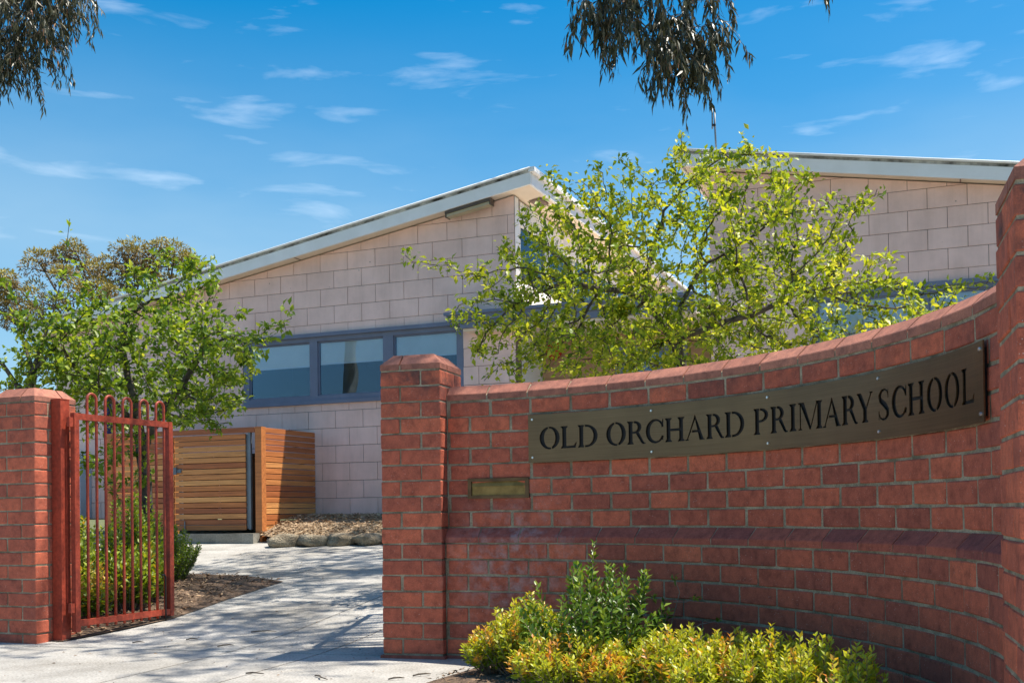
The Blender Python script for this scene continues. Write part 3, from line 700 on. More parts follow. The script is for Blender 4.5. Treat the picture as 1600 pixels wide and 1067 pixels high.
plate_root = empty('name_plate', (*wall((PS0 + PS1) / 2, -0.02)[0], PZ0)); tag(plate_root, 'long curved bronze plate reading OLD ORCHARD PRIMARY SCHOOL fixed to the brick wall', 'sign')
Lm = [(ch, a, b, [(sg, [(a + x, BASE + y) for x, y in P]) for sg, P in glyph(ch, b - a)]) for ch, a, b in TEXT]
pv, pe = [], []
def addpoly(P):
    n = len(pv); pv.extend(Vector(q) for q in P); pe.extend((n + i, n + (i + 1) % len(P)) for i in range(len(P)))
addpoly(rect(PS0, PS1, PZ0, PZ1))
for k in range(1, 64):
    s = PS0 + (PS1 - PS0) * k / 64; n = len(pv); pv.extend([Vector((s, PZ0)), Vector((s, PZ1))]); pe.append((n, n + 1))
for ch, a, b, polys in Lm:
    for sg, P in polys: addpoly(P)
ov, oe, of, *_r = delaunay_2d_cdt(pv, pe, [], 0, 1e-6)
ov = [(v.x, v.y) for v in ov]
kept = []; inl = {}
for f in of:
    cx = sum(ov[i][0] for i in f) / len(f); cy = sum(ov[i][1] for i in f) / len(f)
    if not (PS0 < cx < PS1 and PZ0 < cy < PZ1): continue
    w = None
    for k, (ch, a, b, polys) in enumerate(Lm):
        if a - 0.02 < cx < b + 0.02 and letter_in(polys, cx, cy): w = k; break
    (kept.append(f) if w is None else inl.setdefault(w, []).append(f))
PF, PB = -0.019, -0.014
mb = MB(); n = len(ov)
mb.v = [bend(x, PF, y) for x, y in ov] + [bend(x, PB, y) for x, y in ov]
cnt = {}
for f in kept:
    mb.f.append(tuple(f))
    for i in range(len(f)): cnt.setdefault(frozenset((f[i], f[(i + 1) % len(f)])), []).append((f[i], f[(i + 1) % len(f)]))
for k, l in cnt.items():
    if len(l) == 1: a, b = l[0]; mb.f.append((b, a, a + n, b + n))
po = mb.build('plate', M['bronze'], plate_root)
po.matrix_parent_inverse = Matrix.Translation(plate_root.location).inverted()
for w, fs in inl.items():
    used = sorted({i for f in fs for i in f}); ix = {v: k for k, v in enumerate(used)}
    mb = MB(); mb.v = [bend(ov[i][0], -0.0095, ov[i][1]) for i in used]; mb.f = [tuple(ix[i] for i in f) for f in fs]
    o = mb.build('letter', M['letter'], plate_root); o['label'] = 'dark cut-out letter ' + Lm[w][0]
    o.matrix_parent_inverse = Matrix.Translation(plate_root.location).inverted()
mb = MB(); arc_sheet(mb, [(-0.0135, PZ0 + 0.02), (-0.0005, PZ0 + 0.02), (-0.0005, PZ1 - 0.02), (-0.0085, PZ1 - 0.02), (-0.0085, PZ0 + 0.03)][:2] + [(-0.0005, PZ1 - 0.02), (-0.0085, PZ1 - 0.02), (-0.0085, PZ0 + 0.02)], PS0 + 0.02, PS1 - 0.02)
mb = MB(); arc_sheet(mb, [(-0.0085, PZ0 + 0.02), (-0.0005, PZ0 + 0.02), (-0.0005, PZ1 - 0.02), (-0.0085, PZ1 - 0.02)], PS0 + 0.02, PS1 - 0.02)
o = mb.build('backing', M['letter'], plate_root); fix_normals(o.data); o.matrix_parent_inverse = Matrix.Translation(plate_root.location).inverted()
for s in (-0.1, 0.634, 1.37, 2.095, 2.862):
    for z in (1.078, 1.279):
        p, t = wall(s, PF - 0.002); mb = MB()
        mb.tube([(0, -0.003, 0), (0, 0.004, 0)], [0.0055, 0.007], 10)
        o = mb.build('screw', M['screw'], plate_root, loc=(p.x, p.y, z), rot=(0, 0, -t)); o.matrix_parent_inverse = Matrix.Translation(plate_root.location).inverted()

# letter slot in the wall
p, t = wall(-0.313, 0.0)
ls = empty('letter_slot', (p.x, p.y, 0.866), -t); tag(ls, 'aged brass letter slot let into the brick wall beside the gate pillar', 'letter slot')
hw = 0.180
mb = MB(); mb.box(-hw, hw, -0.016, 0.01, 0, 0.017); mb.box(-hw, hw, -0.016, 0.01, 0.092, 0.109); mb.box(-hw, -hw + 0.021, -0.0158, 0.01, 0.017, 0.092); mb.box(hw - 0.021, hw, -0.0158, 0.01, 0.017, 0.092); mb.build('surround', M['brass_dark'], ls)
o = MB().box(-hw + 0.021, hw - 0.021, -0.006, 0.0, 0.017, 0.066).build('flap', M['brass'], ls)
MB().prism_x([(-0.010, 0.066), (0.0, 0.066), (0.0, 0.092), (-0.003, 0.092)], -hw + 0.021, hw - 0.021).build('hood', M['brass'], ls)

# ------------------------------------------------------------------ red steel gates
def gate_leaf(name, label, org, d, npick, length, zb, zt, group=None):
    ang = math.atan2(d.y, d.x); e = empty(name, (org.x, org.y, 0), ang)      # local x runs along the leaf
    tag(e, label, 'gate')
    w = 0.018
    MB().box(-0.02, 0.02, -w, w, zb - 0.035, zt + 0.0).build('hinge_stile', M['red_steel'], e)
    MB().box(length - 0.022, length + 0.014, -w, w, zb - 0.01, zt).build('meeting_stile', M['red_steel'], e)
    MB().box(length + 0.016, length + 0.022, -w * 0.8, w * 1.5, zb + 0.02, zt - 0.02).build('stop_strip', M['red_steel'], e)
    MB().box(0.02, length - 0.022, -w * 0.85, w * 0.85, zt - 0.041, zt - 0.001).build('top_rail', M['red_steel'], e)
    MB().box(0.02, length - 0.022, -w * 0.85, w * 0.85, zb, zb + 0.04).build('bottom_rail', M['red_steel'], e)
    a, b = 0.105, length - 0.055
    xs = [a + (b - a) * k / (npick - 1) for k in range(npick)]
    for k in range(0, npick, 2):
        x0, x1 = xs[k], xs[k + 1]; r = (x1 - x0) / 2; top = zt + 0.135 - r
        pts = [(x0, 0, zb - 0.02), (x0, 0, zb + 0.3), (x0, 0, top)] + [((x0 + x1) / 2 - r * math.cos(R(q)), 0, top + r * math.sin(R(q))) for q in range(15, 180, 15)] + [(x1, 0, top), (x1, 0, zb + 0.3), (x1, 0, zb - 0.02)]
        MB().tube(pts, 0.0095, 8).build('hooped_bar', M['red_steel'], e, smooth=True)
    bolt = MB(); bolt.tube([(length - 0.09, -0.035, zb - 0.055), (length - 0.09, -0.035, zb + 0.27), (length - 0.10, -0.035, zb + 0.285), (length - 0.125, -0.035, zb + 0.285)], 0.006, 6); bolt.build('drop_bolt', M['black'], e, smooth=True)
    for z in (zb + 0.12, zt - 0.06):
        MB().box(-0.055, -0.02, -0.012, 0.012, z - 0.03, z + 0.03).build('hinge', M['red_steel'], e)
    return e
g0 = at(118, 815, 7.1); g1 = at(265.5, 812, 7.9)
gd = Vector((g1.x - g0.x, g1.y - g0.y)); gl = gd.length; gd.normalize()
gate_leaf('steel_gate', 'open red steel gate with hooped bars beside the left pillar', Vector((g0.x, g0.y)), gd, 10, gl, 0.095, 1.462)
def gate_post(cx, cy, ang, ztop, label):
    e = empty('gate_post', (cx, cy, 0), -ang); tag(e, label, 'post')
    MB().box(-0.038, 0.038, -0.038, 0.038, -0.06, ztop).build('tube', M['red_steel'], e)
    MB().box(-0.040, 0.040, -0.040, 0.040, ztop, ztop + 0.006).build('cap', M['red_steel'], e)
    MB().box(0.0385, 0.050, 0.0, 0.006, 0.25, ztop - 0.22).build('stop_bar', M['red_steel'], e)
pp = PC + nb * (0.132 + 0.04) + tb * 0.042
gate_post(pp.x, pp.y, YB, 1.545, 'square red steel gate post against the left brick pillar')
# the other leaf, folded back behind the gate pillar
gp2 = PILLAR_C - PILLAR_T * 0.148 + PILLAR_N * 0.285
hinge2 = gp2 + Vector((-0.012, 0.06))
gate_leaf('steel_gate', 'red steel gate folded back behind the gate pillar, seen edge on', hinge2, Vector((0.13, 0.99)).normalized(), 12, 1.14, 0.085, 1.462)
gate_post(gp2.x + 0.04, gp2.y - 0.06, YA, 1.50, 'red steel gate post hidden behind the gate pillar')

# ------------------------------------------------------------------ the school building
FA = 0.3858; FX, FY = -1.8633, 13.9209
UD = Vector((math.cos(FA), -math.sin(FA))); UN = Vector((math.sin(FA), math.cos(FA)))
def fw(s, off): return Vector((FX, FY)) + UD * s + UN * off
BZ = 0.748                                                # foot of the walls
BH = 0.2224; BW = 0.40; GAP = 0.0055
def clip_half(P, f):
    out = []
    for i in range(len(P)):
        a, b = P[i], P[(i + 1) % len(P)]; fa, fb = f(a), f(b)
        if fa >= 0: out.append(a)
        if (fa >= 0) != (fb >= 0):
            t = fa / (fa - fb); out.append((a[0] + (b[0] - a[0]) * t, a[1] + (b[1] - a[1]) * t))
    return out
def rect_minus(r, holes):
    rs = [r]
    for h in holes:
        nr = []
        for (x0, x1, z0, z1) in rs:
            hx0, hx1, hz0, hz1 = max(x0, h[0]), min(x1, h[1]), max(z0, h[2]), min(z1, h[3])
            if hx0 >= hx1 or hz0 >= hz1: nr.append((x0, x1, z0, z1)); continue
            if z0 < hz0: nr.append((x0, x1, z0, hz0))
            if hz1 < z1: nr.append((x0, x1, hz1, z1))
            if x0 < hx0: nr.append((x0, hx0, hz0, hz1))
            if hx1 < x1: nr.append((hx1, x1, hz0, hz1))
        rs = nr
    return rs
FULL = None
def block_wall(parent, wing_off, s0, s1, z0, ztop, holes, row_z, phase, vis=None):
    """ztop(s) -> height of the raking top. Builds wall core plus one mesh per block."""
    global FULL
    w = MB()
    edges = sorted({s0, s1} | {h[i] for h in holes for i in (0, 1) if s0 < h[i] < s1})
    for a, b in zip(edges[:-1], edges[1:]):
        cuts = [(h[2], h[3]) for h in holes if h[0] <= a + 1e-6 and h[1] >= b - 1e-6]
        z = z0
        for c0, c1 in sorted(cuts):
            if c0 > z: w.prism([(a, z), (b, z), (b, c0), (a, c0)], wing_off + 0.008, wing_off + 0.19)
            z = c1
        w.prism([(a, z), (b, z), (b, ztop(b)), (a, ztop(a))], wing_off + 0.008, wing_off + 0.19)
    wo = w.build('wall', M['joint'], parent); fix_normals(wo.data)
    if FULL is None: FULL = cham_mesh('block', BW - GAP, 0.03, BH - GAP, M['block'], 0.003)
    k0 = math.floor((z0 - row_z) / BH)
    k = k0
    while row_z + k * BH < max(ztop(s0), ztop(s1)):
        za, zb = row_z + k * BH, row_z + (k + 1) * BH
        ph = phase if k % 2 == 0 else phase + 0.2
        s = math.floor((s0 - ph) / BW) * BW + ph
        while s < s1:
            r = (max(s, s0) + GAP / 2, min(s + BW, s1) - GAP / 2, max(za, z0) + GAP / 2, zb - GAP / 2)
            if r[1] - r[0] > 0.02 and r[3] - r[2] > 0.02 and (vis is None or vis(s)):
                for (a, b, c, d) in rect_minus(r, holes):
                    if b - a < 0.012 or d - c < 0.012: continue
                    P = clip_half([(a, c), (b, c), (b, d), (a, d)], lambda q: ztop(q[0]) - 0.003 - q[1])
                    if len(P) < 3: continue
                    if len(P) == 4 and abs(b - a - (BW - GAP)) < 1e-6 and abs(d - c - (BH - GAP)) < 1e-6 and max(q[1] for q in P) - d > -1e-6 and min(P[2][1], P[3][1]) > d - 1e-6:
                        o = link('block', FULL, wo, ((a + b) / 2, wing_off + 0.015 + random.uniform(-0.001, 0.001), (c + d) / 2))
                    else:
                        if max(q[1] for q in P) - min(q[1] for q in P) < 0.015: continue
                        cx_ = sum(q[0] for q in P) / len(P); cz_ = sum(q[1] for q in P) / len(P)
                        mb = MB(); mb.prism([(q[0] - cx_, q[1] - cz_) for q in P], -0.015, 0.015)
                        o = mb.build('block', M['block'], wo, loc=(cx_, wing_off + 0.0155, cz_))
            s += BW
        k += 1
    return wo
def window(parent, off, s0, s1, z0, z1, mulls, blind_z, fr=0.085, head=0.09, name='window', glass='glass', mat='frame', sub=None, depth=0.06, lining=True):
    """outer frame s0..s1, z0..z1; mulls = list of (centre, width); blind_z = height of the blind's lower edge"""
    mb = MB()
    mb.box(s0, s1, off - 0.012, off + depth, z1 - head, z1); mb.box(s0, s1, off - 0.012, off + depth, z0, z0 + head)
    mb.box(s0, s0 + fr, off - 0.010, off + depth, z0 + head, z1 - head); mb.box(s1 - fr, s1, off - 0.010, off + depth, z0 + head, z1 - head)
    f = mb.build(name, M[mat], parent)
    MB().box(s0 - 0.02, s1 + 0.02, off - 0.055, off - 0.013, z1 - 0.035, z1 + 0.012).build('head_flashing', M[mat], f)
    MB().box(s0 - 0.015, s1 + 0.015, off - 0.045, off - 0.013, z0 - 0.015, z0 + 0.03).build('sill', M[mat], f)
    xs = [s0 + fr]
    for c, w in mulls:
        MB().box(c - w / 2, c + w / 2, off - 0.008, off + depth, z0 + head, z1 - head).build('mullion', M[mat], f); xs += [c - w / 2, c + w / 2]
    xs.append(s1 - fr)
    for k in range(0, len(xs), 2):
        a, b = xs[k], xs[k + 1]
        sash = MB(); q = 0.018; y0, y1 = off + 0.018, off + 0.05
        sash.box(a, b, y0, y1, z1 - head - q, z1 - head); sash.box(a, b, y0, y1, z0 + head, z0 + head + q); sash.box(a, a + q, y0, y1, z0 + head + q, z1 - head - q); sash.box(b - q, b, y0, y1, z0 + head + q, z1 - head - q)
        sash.build('sash', M[mat], f)
        MB().box(a + q, b - q, off + 0.03, off + 0.034, z0 + head + q, z1 - head - q).build('pane', M[glass], f)
        if blind_z is not None:
            bz = blind_z[k // 2] if hasattr(blind_z, '__len__') else blind_z
            MB().box(a + 0.012, b - 0.012, off + 0.050, off + 0.053, bz, z1 - 0.02).build('blind', M['blind'], f)
            MB().box(a + 0.012, b - 0.012, off + 0.046, off + 0.058, bz - 0.018, bz).build('blind_rail', M['white'], f)
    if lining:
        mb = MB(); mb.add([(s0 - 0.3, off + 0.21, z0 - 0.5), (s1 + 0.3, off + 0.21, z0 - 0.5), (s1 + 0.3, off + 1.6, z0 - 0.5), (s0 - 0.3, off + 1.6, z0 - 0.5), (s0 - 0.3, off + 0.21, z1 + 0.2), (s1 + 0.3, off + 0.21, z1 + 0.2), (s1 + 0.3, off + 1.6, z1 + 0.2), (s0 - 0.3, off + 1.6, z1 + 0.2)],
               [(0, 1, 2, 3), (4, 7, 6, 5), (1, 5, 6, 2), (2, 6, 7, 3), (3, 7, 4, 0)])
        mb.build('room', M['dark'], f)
    return f
def zl(s): return 3.402 + HC + 0.164 * s                # soffit of the left wing
def zr(s): return 3.53 + HC - 0.175 * (s - 6.36)         # soffit of the right wing
OV = 0.22
# --- left wing
LW = empty('school_building', (FX, FY, 0), -FA); tag(LW, 'pale pink block school wing whose roof rises towards the porch, behind the open gate', 'building')
LWIN = (-1.79, 1.40, 1.405 + HC, 2.285 + HC)
SL = -5.0; SC = 2.085
block_wall(LW, 0.0, SL, SC, BZ, zl, [LWIN], 3.2987 + HC, 0.0, None)
window(LW, 0.012, *LWIN, [(-0.715, 0.115), (0.37, 0.14)], [1.90 + HC, 1.915 + HC, 1.925 + HC])
LEN = 11.0
def roof(parent, sa, sb, zf, off0, off1, th=0.182):
    """monopitch roof slab between sa and sb, with fascias, soffit lining, gutter line and metal sheet"""
    lo, hi = (sa, sb)
    P = lambda d0, d1: [(sa, zf(sa) + d0), (sb, zf(sb) + d0), (sb, zf(sb) + d1), (sa, zf(sa) + d1)]
    r = MB(); r.prism(P(0.012, th - 0.035), off0 + 0.03, off1); ro = r.build('roof', M['soffit'], parent); fix_normals(ro.data)
    f = MB(); f.prism(P(-0.008, 0.132), off0, off0 + 0.028); fix_normals(f.build('fascia', M['white'], ro).data)
    g = MB(); g.prism([(sa + 0.01, zf(sa + 0.01) + 0.134), (sb - 0.01, zf(sb - 0.01) + 0.134), (sb - 0.01, zf(sb - 0.01) + 0.160), (sa + 0.01, zf(sa + 0.01) + 0.160)], off0 - 0.004, off0 + 0.10); fix_normals(g.build('gutter_edge', M['grime'], ro).data)
    s = MB(); s.prism(P(0.162, th), off0 - 0.016, off1); fix_normals(s.build('roof_sheet', M['flash'], ro).data)
    lip = MB(); lip.tube([(sa, off0 - 0.016, zf(sa) + th - 0.004), (sb, off0 - 0.016, zf(sb) + th - 0.004)], 0.013, 8); lip.build('rolled_edge', M['white'], ro, True)
    return ro
PK = 2.385
lro = roof(LW, -5.32, PK, zl, -OV, LEN)
MB().box(PK - 0.027, PK + 0.002, -OV + 0.03, LEN, zl(PK) - 0.012, zl(PK) + 0.130).build('fascia', M['white'], lro)
MB().box(PK - 0.02, PK + 0.055, -OV - 0.016, LEN, zl(PK) + 0.132, zl(PK) + 0.186).build('ridge_capping', M['white'], lro)
for q in (-3.4, -0.9, 1.35):                            # joints of the soffit sheets
    MB().prism([(q, zl(q) + 0.008), (q + 0.014, zl(q + 0.014) + 0.008), (q + 0.014, zl(q + 0.014) + 0.016), (q, zl(q) + 0.016)], -OV + 0.031, -0.001).build('cover_strip', M['joint'], lro)
MB().box(2.14, 2.30, 0.35, 0.62, zl(2.14) + 0.004, zl(2.14) + 0.03).build('soffit_vent', M['joint'], lro)
# side wall with the white clerestory facing the sun
sd = MB(); sd.box(SC - 0.18, SC - 0.004, 0.02, LEN, BZ, 2.72 + HC); sd.box(SC - 0.18, SC - 0.004, 0.02, LEN, 3.50 + HC, zl(SC - 0.18) + 0.01); sdo = sd.build('side_wall', M['white'], LW)
MB().box(SC - 0.085, SC + 0.004, 0.0215, 0.14, 2.35 + HC, zl(SC) - 0.005).build('corner_post', M['white'], LW)
cl = MB(); cl.box(SC - 0.10, SC + 0.004, 0.14, LEN, 3.44 + HC, 3.52 + HC); cl.box(SC - 0.10, SC + 0.004, 0.14, LEN, 2.68 + HC, 2.75 + HC); clo = cl.build('clerestory', M['white'], LW)
yy = 0.14
while yy < LEN - 1:
    MB().box(SC - 0.09, SC + 0.001, yy, yy + 0.06, 2.75 + HC, 3.44 + HC).build('mullion', M['white'], clo)
    MB().box(SC - 0.05, SC - 0.045, yy + 0.06, yy + 1.02, 2.75 + HC, 3.44 + HC).build('pane', M['glass'], clo); yy += 1.02
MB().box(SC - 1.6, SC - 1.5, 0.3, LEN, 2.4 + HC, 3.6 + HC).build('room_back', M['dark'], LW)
bk = MB(); bk.prism([(SL, BZ), (SC, BZ), (SC, zl(SC)), (SL, zl(SL))], LEN - 0.2, LEN - 0.02); bk.box(SL, SL + 0.18, 0.19, LEN - 0.2, BZ, zl(SL)); fix_normals(bk.build('rear_walls', M['block'], LW).data)
# --- right wing
RO = 0.508
RW = empty('school_building', (FX, FY, 0), -FA); tag(RW, 'pale pink block school wing at right, roof falling rightwards, behind the leafy tree', 'building')
RWIN = (5.42, 8.55, 1.42 + HC, 2.375 + HC); RC0 = 4.31; RE = 10.2
block_wall(RW, RO, RC0, RE, BZ, zr, [RWIN], 3.1796 + HC, 6.6716, None)
window(RW, RO + 0.012, *RWIN, [(6.62, 0.10), (7.50, 0.12)], [1.55 + HC] * 3)
rro = roof(RW, 4.005, RE + 0.3, zr, RO - OV, LEN, 0.182)
MB().box(4.003, 4.032, RO - OV + 0.03, LEN, zr(4.005) - 0.012, zr(4.005) + 0.130).build('fascia', M['white'], rro)
MB().box(3.95, 4.025, RO - OV - 0.016, LEN, zr(4.005) + 0.132, zr(4.005) + 0.186).build('ridge_capping', M['white'], rro)
for q in (5.3, 7.0, 8.4):
    MB().prism([(q, zr(q) + 0.006), (q + 0.014, zr(q + 0.014) + 0.006), (q + 0.014, zr(q + 0.014) + 0.016), (q, zr(q) + 0.016)], RO - OV + 0.031, RO - 0.001).build('cover_strip', M['joint'], rro)
mb = MB(); mb.box(RC0 + 0.004, RC0 + 0.18, RO + 0.2, LEN, BZ, zr(RC0 + 0.18) + 0.01); mb.box(RE - 0.18, RE, RO + 0.2, LEN - 0.2, BZ, zr(RE)); mb.prism([(RC0 + 0.18, BZ), (RE, BZ), (RE, zr(RE)), (RC0 + 0.18, zr(RC0 + 0.18))], LEN - 0.2, LEN - 0.02); fix_normals(mb.build('side_walls', M['block'], RW).data)
# --- porch between the wings
PO = empty('entrance_porch', (FX, FY, 0), -FA); tag(PO, 'low flat entrance porch with blue grey fascia between the two school wings', 'porch')
MB().box(1.32, 4.305, -0.30, 0.03 - 0.002, 2.248 + HC, 2.338 + HC).build('canopy_fascia', M['frame'], PO)
MB().box(1.30, 4.305, -0.34, -0.302, 2.318 + HC, 2.352 + HC).build('canopy_capping', M['frame'], PO)
MB().box(1.475, 4.305, -0.26, -0.002, 2.165 + HC, 2.246 + HC).build('beam', M['frame'], PO)
MB().box(1.50, 4.305, -0.22, -0.003, 2.135 + HC, 2.163 + HC).build('canopy_soffit', M['soffit'], PO)
MB().box(SC + 0.006, RC0 - 0.002, 0.03, 6.0, 2.16 + HC, 2.34 + HC).build('roof', M['soffit'], PO)
MB().box(SC + 0.006, RC0 - 0.002, 0.9, 1.1, BZ, 2.158 + HC).build('rear_wall', M['porch'], PO)
for k in range(12):
    MB().box(SC + 0.008, RC0 - 0.004, 0.893, 0.8985, BZ + 0.01 + k * 0.17, BZ + 0.165 + k * 0.17).build('cladding_board', M['porch'], PO)
mb = MB(); mb.box(3.05, 3.95, 0.86, 0.89, BZ, 1.98 + HC); mb.build('door', M['frame'], PO)
MB().box(3.15, 3.85, 0.852, 0.858, BZ + 0.9, 1.88 + HC).build('door_pane', M['glass'], PO)
MB().box(SC + 0.01, RC0, -0.6, 0.86, BZ - 0.2, BZ + 0.012).build('step', M['concrete'], PO)
# red bell on the porch wall
pb = ray(865, 548); q0 = fw(0, 0.80); tt = (q0.x * UN.x + q0.y * UN.y) / (pb.x * UN.x + pb.y * UN.y)
bell = empty('alarm_bell', (pb.x * tt, pb.y * tt, pb.z * tt + HC), -FA); tag(bell, 'round red bell on the porch wall, half hidden by leaves', 'bell')
mb = MB(); mb.tube([(0, -0.07, 0), (0, -0.066, 0), (0, -0.045, 0), (0, -0.012, 0), (0, 0.0, 0)], [0.02, 0.06, 0.098, 0.112, 0.118], 22); mb.build('gong', M['red'], bell, smooth=True)
MB().box(-0.05, 0.05, 0.0, 0.09, -0.05, 0.05).build('back_box', M['black'], bell)
# fluorescent fitting under the eave
lf = empty('eave_light', (FX, FY, 0), -FA); tag(lf, 'brown fluorescent light fitting under the left eave', 'light fitting')
def slope_box(s0, s1, y0, y1, d0, d1, mat, nm):
    mb = MB(); mb.prism([(s0, zl(s0) + d0), (s1, zl(s1) + d0), (s1, zl(s1) + d1), (s0, zl(s0) + d1)], y0, y1); o = mb.build(nm, M[mat], lf); fix_normals(o.data)
slope_box(1.27, 1.86, -0.20, -0.06, -0.047, -0.010, 'lamp_brown', 'housing')
slope_box(1.285, 1.845, -0.185, -0.075, -0.082, -0.049, 'lamp_diff', 'diffuser')
for s in (1.27, 1.846): slope_box(s, s + 0.014, -0.19, -0.07, -0.086, -0.048, 'lamp_brown', 'end_cap')
# antenna mast
pa = fw(4.40, RO + 0.05); an = empty('antenna', (pa.x, pa.y, zr(4.4) + 0.18)); tag(an, 'thin metal antenna mast on the right roof', 'antenna')
MB().tube([(0, 0, -0.03), (-0.012, 0, 0.30), (-0.016, 0, 0.56)], 0.011, 6).build('mast', M['steel'], an, smooth=True)
MB().tube([(-0.045, 0, 0.33), (-0.042, 0, 0.60)], 0.009, 6).build('whip', M['steel'], an, smooth=True)
MB().box(-0.05, -0.008, -0.015, 0.015, 0.36, 0.385).build('clamp', M['black'], an)
# pale panel and pipe at the far left of the wall
def facade_thing(nm, label, cat, s, z, parts):
    q = fw(s, 0); e = empty(nm, (q.x, q.y, z), -FA); tag(e, label, cat)
    for pn, b, mt in parts: MB().box(*b).build(pn, M[mt], e)
facade_thing('wall_cabinet', 'pale panel on the school wall seen through the left side of the gate', 'cabinet', -4.52, BZ + 0.02, [('body', (-0.16, 0.16, -0.22, -0.004, 0, 0.85), 'pale_blue'), ('door', (-0.14, 0.14, -0.235, -0.222, 0.03, 0.82), 'pale_blue'), ('lock', (0.09, 0.12, -0.245, -0.236, 0.4, 0.44), 'black')])
facade_thing('downpipe', 'dark blue downpipe on the school wall behind the gate bars', 'pipe', -4.02, BZ, [('pipe', (-0.03, 0.03, -0.09, -0.02, 0, 1.95), 'pipe_blue'), ('bracket', (-0.045, 0.045, -0.094, -0.004, 0.5, 0.53), 'pipe_blue'), ('bracket', (-0.045, 0.045, -0.094, -0.004, 1.5, 1.53), 'pipe_blue')])

# ------------------------------------------------------------------ slatted timber enclosure
EN = empty('slatted_enclosure', (FX, FY, 0), -FA); tag(EN, 'slatted hardwood bin enclosure against the school wall', 'enclosure')
ES, EF = -0.69, -1.20; EL = -2.98                      # right side, front line, left side (s, off, s)
ZT, ZB = 1.828, 0.585
sl_cache = {}
def slat(L, parent, loc, rot=0.0, h=0.060):
    k = (round(L, 2), h)
    if k not in sl_cache: sl_cache[k] = cham_mesh('slat', L, 0.019, h, M['timber'], 0.002)
    o = link('slat', sl_cache[k], parent, loc, (random.gauss(0, 0.003), random.gauss(0, 0.0015), rot)); return o
nsl = 18; pit = (ZT - ZB) / nsl
for k in range(nsl):                                    # right side
    slat(1.15, EN, (ES - 0.012, EF + 0.03 + 0.575, ZB + pit * (k + 0.5)), R(90))
    slat(1.15, EN, (EL + 0.012, EF + 0.03 + 0.575, ZB + pit * (k + 0.5)), R(90))
for (s, o_) in ((ES - 0.028, EF + 0.0), (EL + 0.03, EF), (-2.02, EF + 0.04)):
    MB().box(s - 0.045, s + 0.045, o_ - 0.02, o_ + 0.07, 0.40, ZT - (0.0 if s != -2.02 else 0.09)).build('post', M['timber'], EN)
MB().box(EL - 0.01, ES - 0.08, EF - 0.018, EF + 0.03, ZT - 0.062, ZT - 0.002).build('top_rail', M['timber'], EN)
nd = 17; z1 = ZT - 0.072; pd = (z1 - (ZB + 0.02)) / nd
fr_ = MB()
for s in (-1.88, -0.90): fr_.box(s - 0.02, s + 0.02, EF + 0.016, EF + 0.05, ZB + 0.04, z1 - 0.01)
for z in (ZB + 0.06, z1 - 0.07): fr_.box(-1.86, -0.92, EF + 0.018, EF + 0.048, z, z + 0.04)
door = fr_.build('door', M['steel'], EN)
for k in range(nd):
    slat(1.03, door, (-1.425, EF + 0.004, ZB + 0.02 + pd * (k + 0.5)), h=0.060)
    slat(0.98, EN, (-2.45, EF + 0.008, ZB + 0.02 + pd * (k + 0.5)), h=0.060)
MB().box(-0.868, -0.838, EF - 0.004, EF + 0.03, ZB + 0.03, z1 + 0.02).build('hinge_post', M['steel'], EN)
lt = MB(); lt.box(-2.01, -1.84, EF - 0.022, EF - 0.008, 1.31, 1.355); lt.box(-1.96, -1.90, EF - 0.034, EF - 0.023, 1.29, 1.375); lt.build('latch', M['steel'], door)
MB().tube([(-1.79, EF - 0.02, 0.47), (-1.79, EF - 0.02, 0.72)], 0.007, 6).build('drop_bolt', M['steel'], door)
# bins inside, glimpsed between the slats
for k, s in enumerate((-1.25, -2.2)):
    q = fw(s, -0.62); b_ = empty('wheelie_bin', (q.x, q.y, 0.53), -FA); tag(b_, 'dark bin behind the enclosure slats, ' + ('nearer the galvanised hinge post' if k == 0 else 'nearer the left end'), 'bin')
    mb = MB(); mb.prism_x([(-0.22, 0.08), (0.22, 0.08), (0.29, 0.95), (-0.29, 0.95)], -0.27, 0.27); fix_normals(mb.build('body', M['black'], b_).data)
    MB().box(-0.30, 0.30, -0.33, 0.31, 0.955, 1.0).build('lid', M['black'], b_)
# kerb in front of it
kb = MB(); a0, b0 = fw(EL - 1.6, EF - 0.16), fw(ES + 0.02, EF - 0.16); L_ = (b0 - a0).length
q = fw(0, 0); kk = empty('concrete_kerb', (FX, FY, 0), -FA); tag(kk, 'low concrete kerb along the foot of the slatted enclosure', 'kerb')
for k in range(4):
    sA = EL - 1.6 + (L_ / 4) * k; MB().box(sA + 0.004, sA + L_ / 4 - 0.004, EF - 0.20, EF - 0.07, 0.40, 0.572).build('kerb_stone', M['kerb'], kk)

